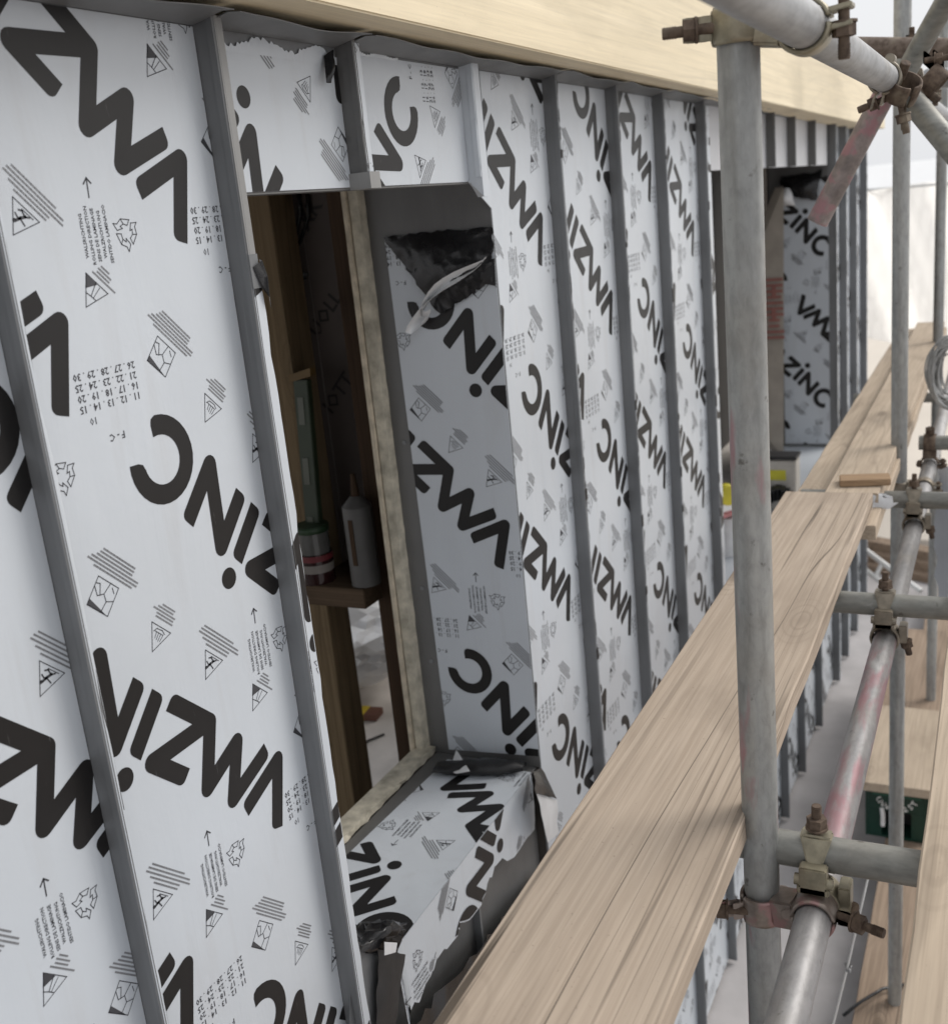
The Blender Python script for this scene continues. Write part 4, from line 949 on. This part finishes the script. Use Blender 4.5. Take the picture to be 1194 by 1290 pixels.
# walkway boards
def board(name, x0, x1, y0, y1, zt, th, mat, label, cat='scaffold board', group='timber scaffold boards', tilt=0, bow=0, seed=1, parent=None):
    r = random.Random(seed); L = x1 - x0; n = max(4, int(L / .12)); vs = []
    for i in range(n + 1):
        x = x0 + L * i / n; k = [r.uniform(-.0014, .0014) for _ in range(4)]; b_ = bow * math.sin(math.pi * i / n)
        for (yy, zz, e) in ((y0 + k[0], zt - th, 0), (y0 + k[1], zt - .0025, 0), (y0 + .0025 + k[1], zt, 0), (y1 - .0025 + k[2], zt, 0), (y1 + k[2], zt - .0025, 0), (y1 + k[3], zt - th, 0)):
            vs.append(S(x, yy + b_, zz + tilt * (yy - y0)))
    fs = [(i * 6 + q, i * 6 + (q + 1) % 6, i * 6 + 6 + (q + 1) % 6, i * 6 + 6 + q) for i in range(n) for q in range(6)] + [tuple(range(6)), tuple(range(n * 6, n * 6 + 6))]
    c = S((x0 + x1) / 2, (y0 + y1) / 2, zt)
    m = MB().add(vs, fs); rot = bpy.data.objects.new('x', None); bpy.data.objects.remove(rot)
    o = MB(); o.v = [tuple(Vector(p) - c) for p in m.v]; o.f = m.f; o.sm = m.sm
    q = obj(name, o, mat); q.location = c; tag(q, label, cat, group); return q
board('scaffold_board', -.75, 2.955, .298, .526, -.827, .038, BOARD, 'long near walkway plank with cracks and knots running up from the bottom of the picture', bow=-.002, seed=3)
board('scaffold_board', 2.80, 6.55, .275, .520, -.870, .038, BOARD2, 'pale walkway plank continuing beyond the board joint', seed=5)
board('scaffold_board', 2.97, 6.5, .285, .425, -.831, .036, BOARD2, 'narrow pale plank lying on the far walkway beyond the joint', seed=6)
board('scaffold_board', -.2, 3.3, -.160, .072, -.827, .038, BOARD2, 'foreground walkway board at the right edge of the picture', seed=8)
board('scaffold_board', -.2, 3.3, -.39, -.166, -.827, .038, BOARD2, 'outer walkway board beyond the right edge board', seed=9)
of = board('wood_offcut', 0, .001, 0, .001, 0, .001, OFFCUT, 'small brown timber offcut lying across the board joint', 'offcut', None)
bpy.data.objects.remove(of)
o = MB(); c = S(2.985, .33, -.812); a, b = SP(1056, 608, 'z', -.821), SP(1120, 606, 'z', -.821); d = (b - a) / 2
o.obox((a + b) / 2 + Vector((.02, 0, 0)), d, Vector((.035, .006, 0)), (0, 0, .009)); tag(obj('wood_offcut', o, OFFCUT, bevel=.002), 'small brown timber offcut lying across the board joint', 'offcut')
G = quadgrid(SP(1085, 640, 'x', 2.95), SP(1106, 618, 'x', 2.98), SP(1132, 632, 'x', 3.0), SP(1096, 652, 'x', 2.95), 5, 6, (0, 0, .02))
o = MB(); o.sheet(crumple(G, .01, 41), .0008); tag(obj('torn_film_scrap', o, TORN), 'scrap of torn grey film caught at the end of the near plank', 'plastic scrap')

# lower lift: deck boards, crate with board on it
ZD = -2.93; e_ = -.55
for k, (y0, y1) in enumerate(((.19, .41), (-.035, .185), (-.26, -.04), (-.485, -.265), (-.71, -.49))):
    board('deck_board', .4, 8.2, y0, y1, ZD + (.004 if k % 2 else 0), .038, DECK, ['innermost lower deck board beside the concrete upstand', 'second lower deck board from the wall', 'third lower deck board from the wall', 'fourth lower deck board from the wall', 'outermost lower deck board'][k], 'scaffold board', 'boards of the lower deck', seed=20 + k)
cr = thing('bottle_crate', P(1125, 1060, 'x', 4.6), 'dark green plastic bottle crate with white lettering on the lower deck', 'crate')
CX, CY0, CY1, CZ0, CZ1 = 4.62, .30, .565, -2.925, -2.665
o = MB(); o.box((CX, CY0, CZ0), (CX + .38, CY0 + .012, CZ1)); o.box((CX, CY1 - .012, CZ0), (CX + .38, CY1, CZ1)); o.box((CX + .37, CY0 + .013, CZ0), (CX + .38, CY1 - .013, CZ1)); o.box((CX, CY0 + .013, CZ0), (CX + .369, CY1 - .013, CZ0 + .01)); obj('walls', o, GREEN, cr)
o = MB(); o.box((CX, CY0 + .013, CZ0 + .14), (CX + .012, CY1 - .013, CZ1)); o.box((CX, CY0 + .013, CZ0 + .011), (CX + .012, CY0 + .07, CZ0 + .139)); o.box((CX, CY1 - .07, CZ0 + .011), (CX + .012, CY1 - .013, CZ0 + .139)); fp = obj('end_panel', o, GREEN, cr)
o = MB(); o.box((CX - .004, CY0 + .03, CZ1 - .045), (CX - .0005, CY1 - .03, CZ1 - .035)); obj('rib', o, plain('green_rib', (.02, .10, .065), .4), fp)
o = MB(); o.box((CX + .1, CY0 + .05, CZ0 + .02), (CX + .3, CY1 - .05, CZ1 - .02)); obj('contents', o, BLACK2, cr)
o = MB(); o.tube((CX - .002, CY1 - .075, CZ0 + .11), (CX + .003, CY1 - .07, CZ0 + .15), .010, 12); o.tube((CX - .002, CY1 - .075, CZ0 + .06), (CX - .002, CY1 - .075, CZ0 + .11), .010, 12); obj('bottle_neck', o, PLAST, cr)
m = MB(); word = 'CARLSBERG'; yc = (CY0 + CY1) / 2
word = 'LSSBOWNG'
for k, ch in enumerate('LSE'):   # right half of the arc, lettering seen upside down
    a = math.radians(-150 + 17 * k)
    pass
def arc_text(chars, a0, da, R, size):
    for k, ch in enumerate(chars):
        a = math.radians(a0 + da * k); cx_, cz_ = R * math.cos(a), R * math.sin(a)
        for q in place(text_tris(ch, size, .03), (cx_, cz_), a + math.pi / 2, .5): m.add([(CX - .0012, yc - y_, CZ1 - .035 + z_) for y_, z_ in q], [(0, 1, 2)])
arc_text('LS3', -22, -16, .078, .038) if False else None
for s_, a0, da in (('UNNO', -152, 15), ('2ST', -64, 19)):
    for k, ch in enumerate(s_):
        a = math.radians(a0 + da * k); cx_, cz_ = .095 * math.cos(a), .085 * math.sin(a)
        for q in place(text_tris(ch, .036, .03), (cx_, cz_), a + math.pi / 2, .5): m.add([(CX - .0012, yc - y_, CZ1 - .035 + z_) for y_, z_ in q], [(0, 1, 2)])
obj('lettering', m, WPAINT, fp, recalc=False)
board('bench_board', 4.56, 5.35, .18, .585, -2.618, .042, BOARD2, 'short pale board laid on top of the green crate', 'board', None, seed=31)
board('bench_board', 5.32, 6.6, .20, .60, -2.70, .04, DECK, 'brown board on the lower deck behind the green crate', 'board', None, seed=32)
o = MB(); a, b, c = P(1083, 1150, 'x', 2.4), P(1067, 1220, 'x', 2.4), P(1047, 1300, 'x', 2.4)
o.path([a + (a - b) * .6, a, b, c, c + (c - b) * .5], .0028, 8); cord = thing('cord', b, 'white cord with a knot hanging beside the pale tube', 'cord'); obj('line', o, WPAINT, cord)
o = MB(); r = random.Random(4)
o.path([b + Vector((r.uniform(-.008, .008), r.uniform(-.01, .01), r.uniform(-.014, .014))) for _ in range(14)], .003, 7); obj('knot', o, plain('grey_knot', (.36, .36, .36), .6), cord)
o = MB(); o.path([SP(1062, 1280, 'z', ZD + .012), SP(1085, 1262, 'z', ZD + .03), SP(1112, 1246, 'z', ZD + .02), SP(1145, 1240, 'z', ZD + .01)], .006, 8); tag(obj('cable', o, BLACK), 'black cable lying on the lower deck', 'cable')
# coil of wire on the farthest upright, pale sheet at the right edge
co = thing('wire_coil', P(1192, 470, 'x', 4.1), 'coil of pale grey wire hung at the right edge beside the far upright', 'wire')
c = P(1200, 470, 'x', 4.1); m = MB(); r = random.Random(6)
for k in range(26):
    q = c + Vector((r.uniform(-.04, .04), r.uniform(-.015, .015), r.uniform(-.02, .02))); ra, rb2 = r.uniform(.05, .085), r.uniform(.09, .13); tl = r.uniform(-.3, .3)
    m.path([q + Vector((math.sin(t_) * tl * .06, math.cos(t_) * ra, math.sin(t_) * rb2)) for t_ in [2 * math.pi * i / 28 for i in range(28)]], .0032, 6, True)
obj('loops', m, plain('pale_wire', (.42, .42, .41), .4, .2), co)
ps = thing('plastic_sheet', P(1192, 720, 'x', 3.6), 'pale grey plastic sheet hanging at the right edge beyond the walkway', 'sheet')
G = quadgrid(P(1181, 590, 'x', 3.7), P(1250, 590, 'x', 3.5), P(1260, 860, 'x', 3.4), P(1180, 752, 'x', 3.7), 12, 8, (-.05, 0, 0)); o = MB(); o.sheet(crumple(G, .01, 51), .001); obj('sheet', o, plain('pale_sheet', (.52, .54, .58), .5, 0, .05, 5), ps)

# ================================================================== BEYOND THE WALL
o = MB(); o.hexa([(9.6, -3.5, -3.3), (16.8, -8, -3.3), (16.8, 8.5, -3.3), (9.6, 4.5, -3.3), (9.6, -3.5, -3.1), (16.8, -8, -2.15), (16.8, 8.5, -2.15), (9.6, 4.5, -3.1)]); struct(obj('pale_slope', o, BEIGE))
nb = thing('neighbouring_building', (20, 0, -3.3), 'low building with a white sheeted roof beyond the end of the wall', 'building')
o = MB(); o.hexa([(16.9, -14, -3.3), (26, -14, -3.3), (26, 12, -3.3), (16.9, 12, -3.3), (16.9, -14, -2.1), (26, -14, -.62), (26, 12, -.62), (16.9, 12, -2.1)]); obj('roof', o, WHITE, nb)
o = MB(); o.hexa([(26.005, -14, -3.3), (27.4, -14, -3.3), (27.4, 12, -3.3), (26.005, 12, -3.3), (26.005, -14, -.60), (27.4, -14, .12), (27.4, 12, .12), (26.005, 12, -.60)]); obj('roof_band', o, WHITEB, nb)
def sheet_mat():
    m, n, b = new_mat('white_sheeting', .6, 0, .3); b.inputs['Base Color'].default_value = (.86, .85, .83, 1)
    tr = n.nodes.new('ShaderNodeBsdfTranslucent'); tr.inputs[0].default_value = (.985, .98, .965, 1); mx = n.nodes.new('ShaderNodeMixShader'); mx.inputs[0].default_value = .88
    n.links.new(b.outputs[0], mx.inputs[1]); n.links.new(tr.outputs[0], mx.inputs[2]); n.links.new(mx.outputs[0], n.nodes['Material Output'].inputs[0]); return m
sh = thing('white_sheeting', (11.5, 0, -2), 'white translucent sheeting hung across the far end of the scaffold', 'sheeting')
G = []
for i in range(13):
    row = []
    for j in range(60):
        y = -2.6 + 4.3 * j / 59; top = -.20 + .05 * math.sin(y * 2.1); bot = -1.62 - .16 * math.cos((y - .6) * 2.2)
        row.append((11.5 + .05 * math.sin(y * 9 + i * .35) + .03 * math.sin(y * 23 + i), y, top + (bot - top) * i / 12))
    G.append(row)
o = MB(); o.sheet(G, .002); obj('sheet', o, sheet_mat(), sh)
o = MB(); o.path([(11.5, -2.7, -.17), (11.5, 0, -.19), (11.5, 1.75, -.17)], .012, 8); obj('edge_rope', o, WPAINT, sh)
# white ladder and dark planks lying at the far end
ld = thing('white_ladder', P(1100, 715, 'x', 8.3), 'white painted ladder lying at the far end of the wall', 'ladder')
A0, A1 = P(1078, 684, 'x', 8.25), P(1160, 745, 'x', 7.9); B0, B1 = P(1072, 704, 'x', 8.2), P(1150, 765, 'x', 7.8)
for a, b in ((A0, A1), (B0, B1)):
    o = MB(); o.tube(a, b, .020, 12); obj('rail', o, WPAINT, ld)
for k in (.12, .42, .72):
    o = MB(); o.tube(A0.lerp(A1, k), B0.lerp(B1, k - .02), .016, 12); obj('rung', o, WPAINT, ld)
st = thing('plank_stack', P(1100, 730, 'x', 8.8), 'stack of dark brown planks behind the white ladder', 'planks')
for k in range(6):
    o = MB(); a = P(1075, 680 + k * 15, 'x', 8.9 - .06 * k); b = P(1180, 700 + k * 15, 'x', 8.7 - .06 * k); o.obox((a + b) / 2, (b - a) / 2, (.05, .0, .01), (0, 0, .04)); obj('plank', o, DECK, st, bevel=.003)
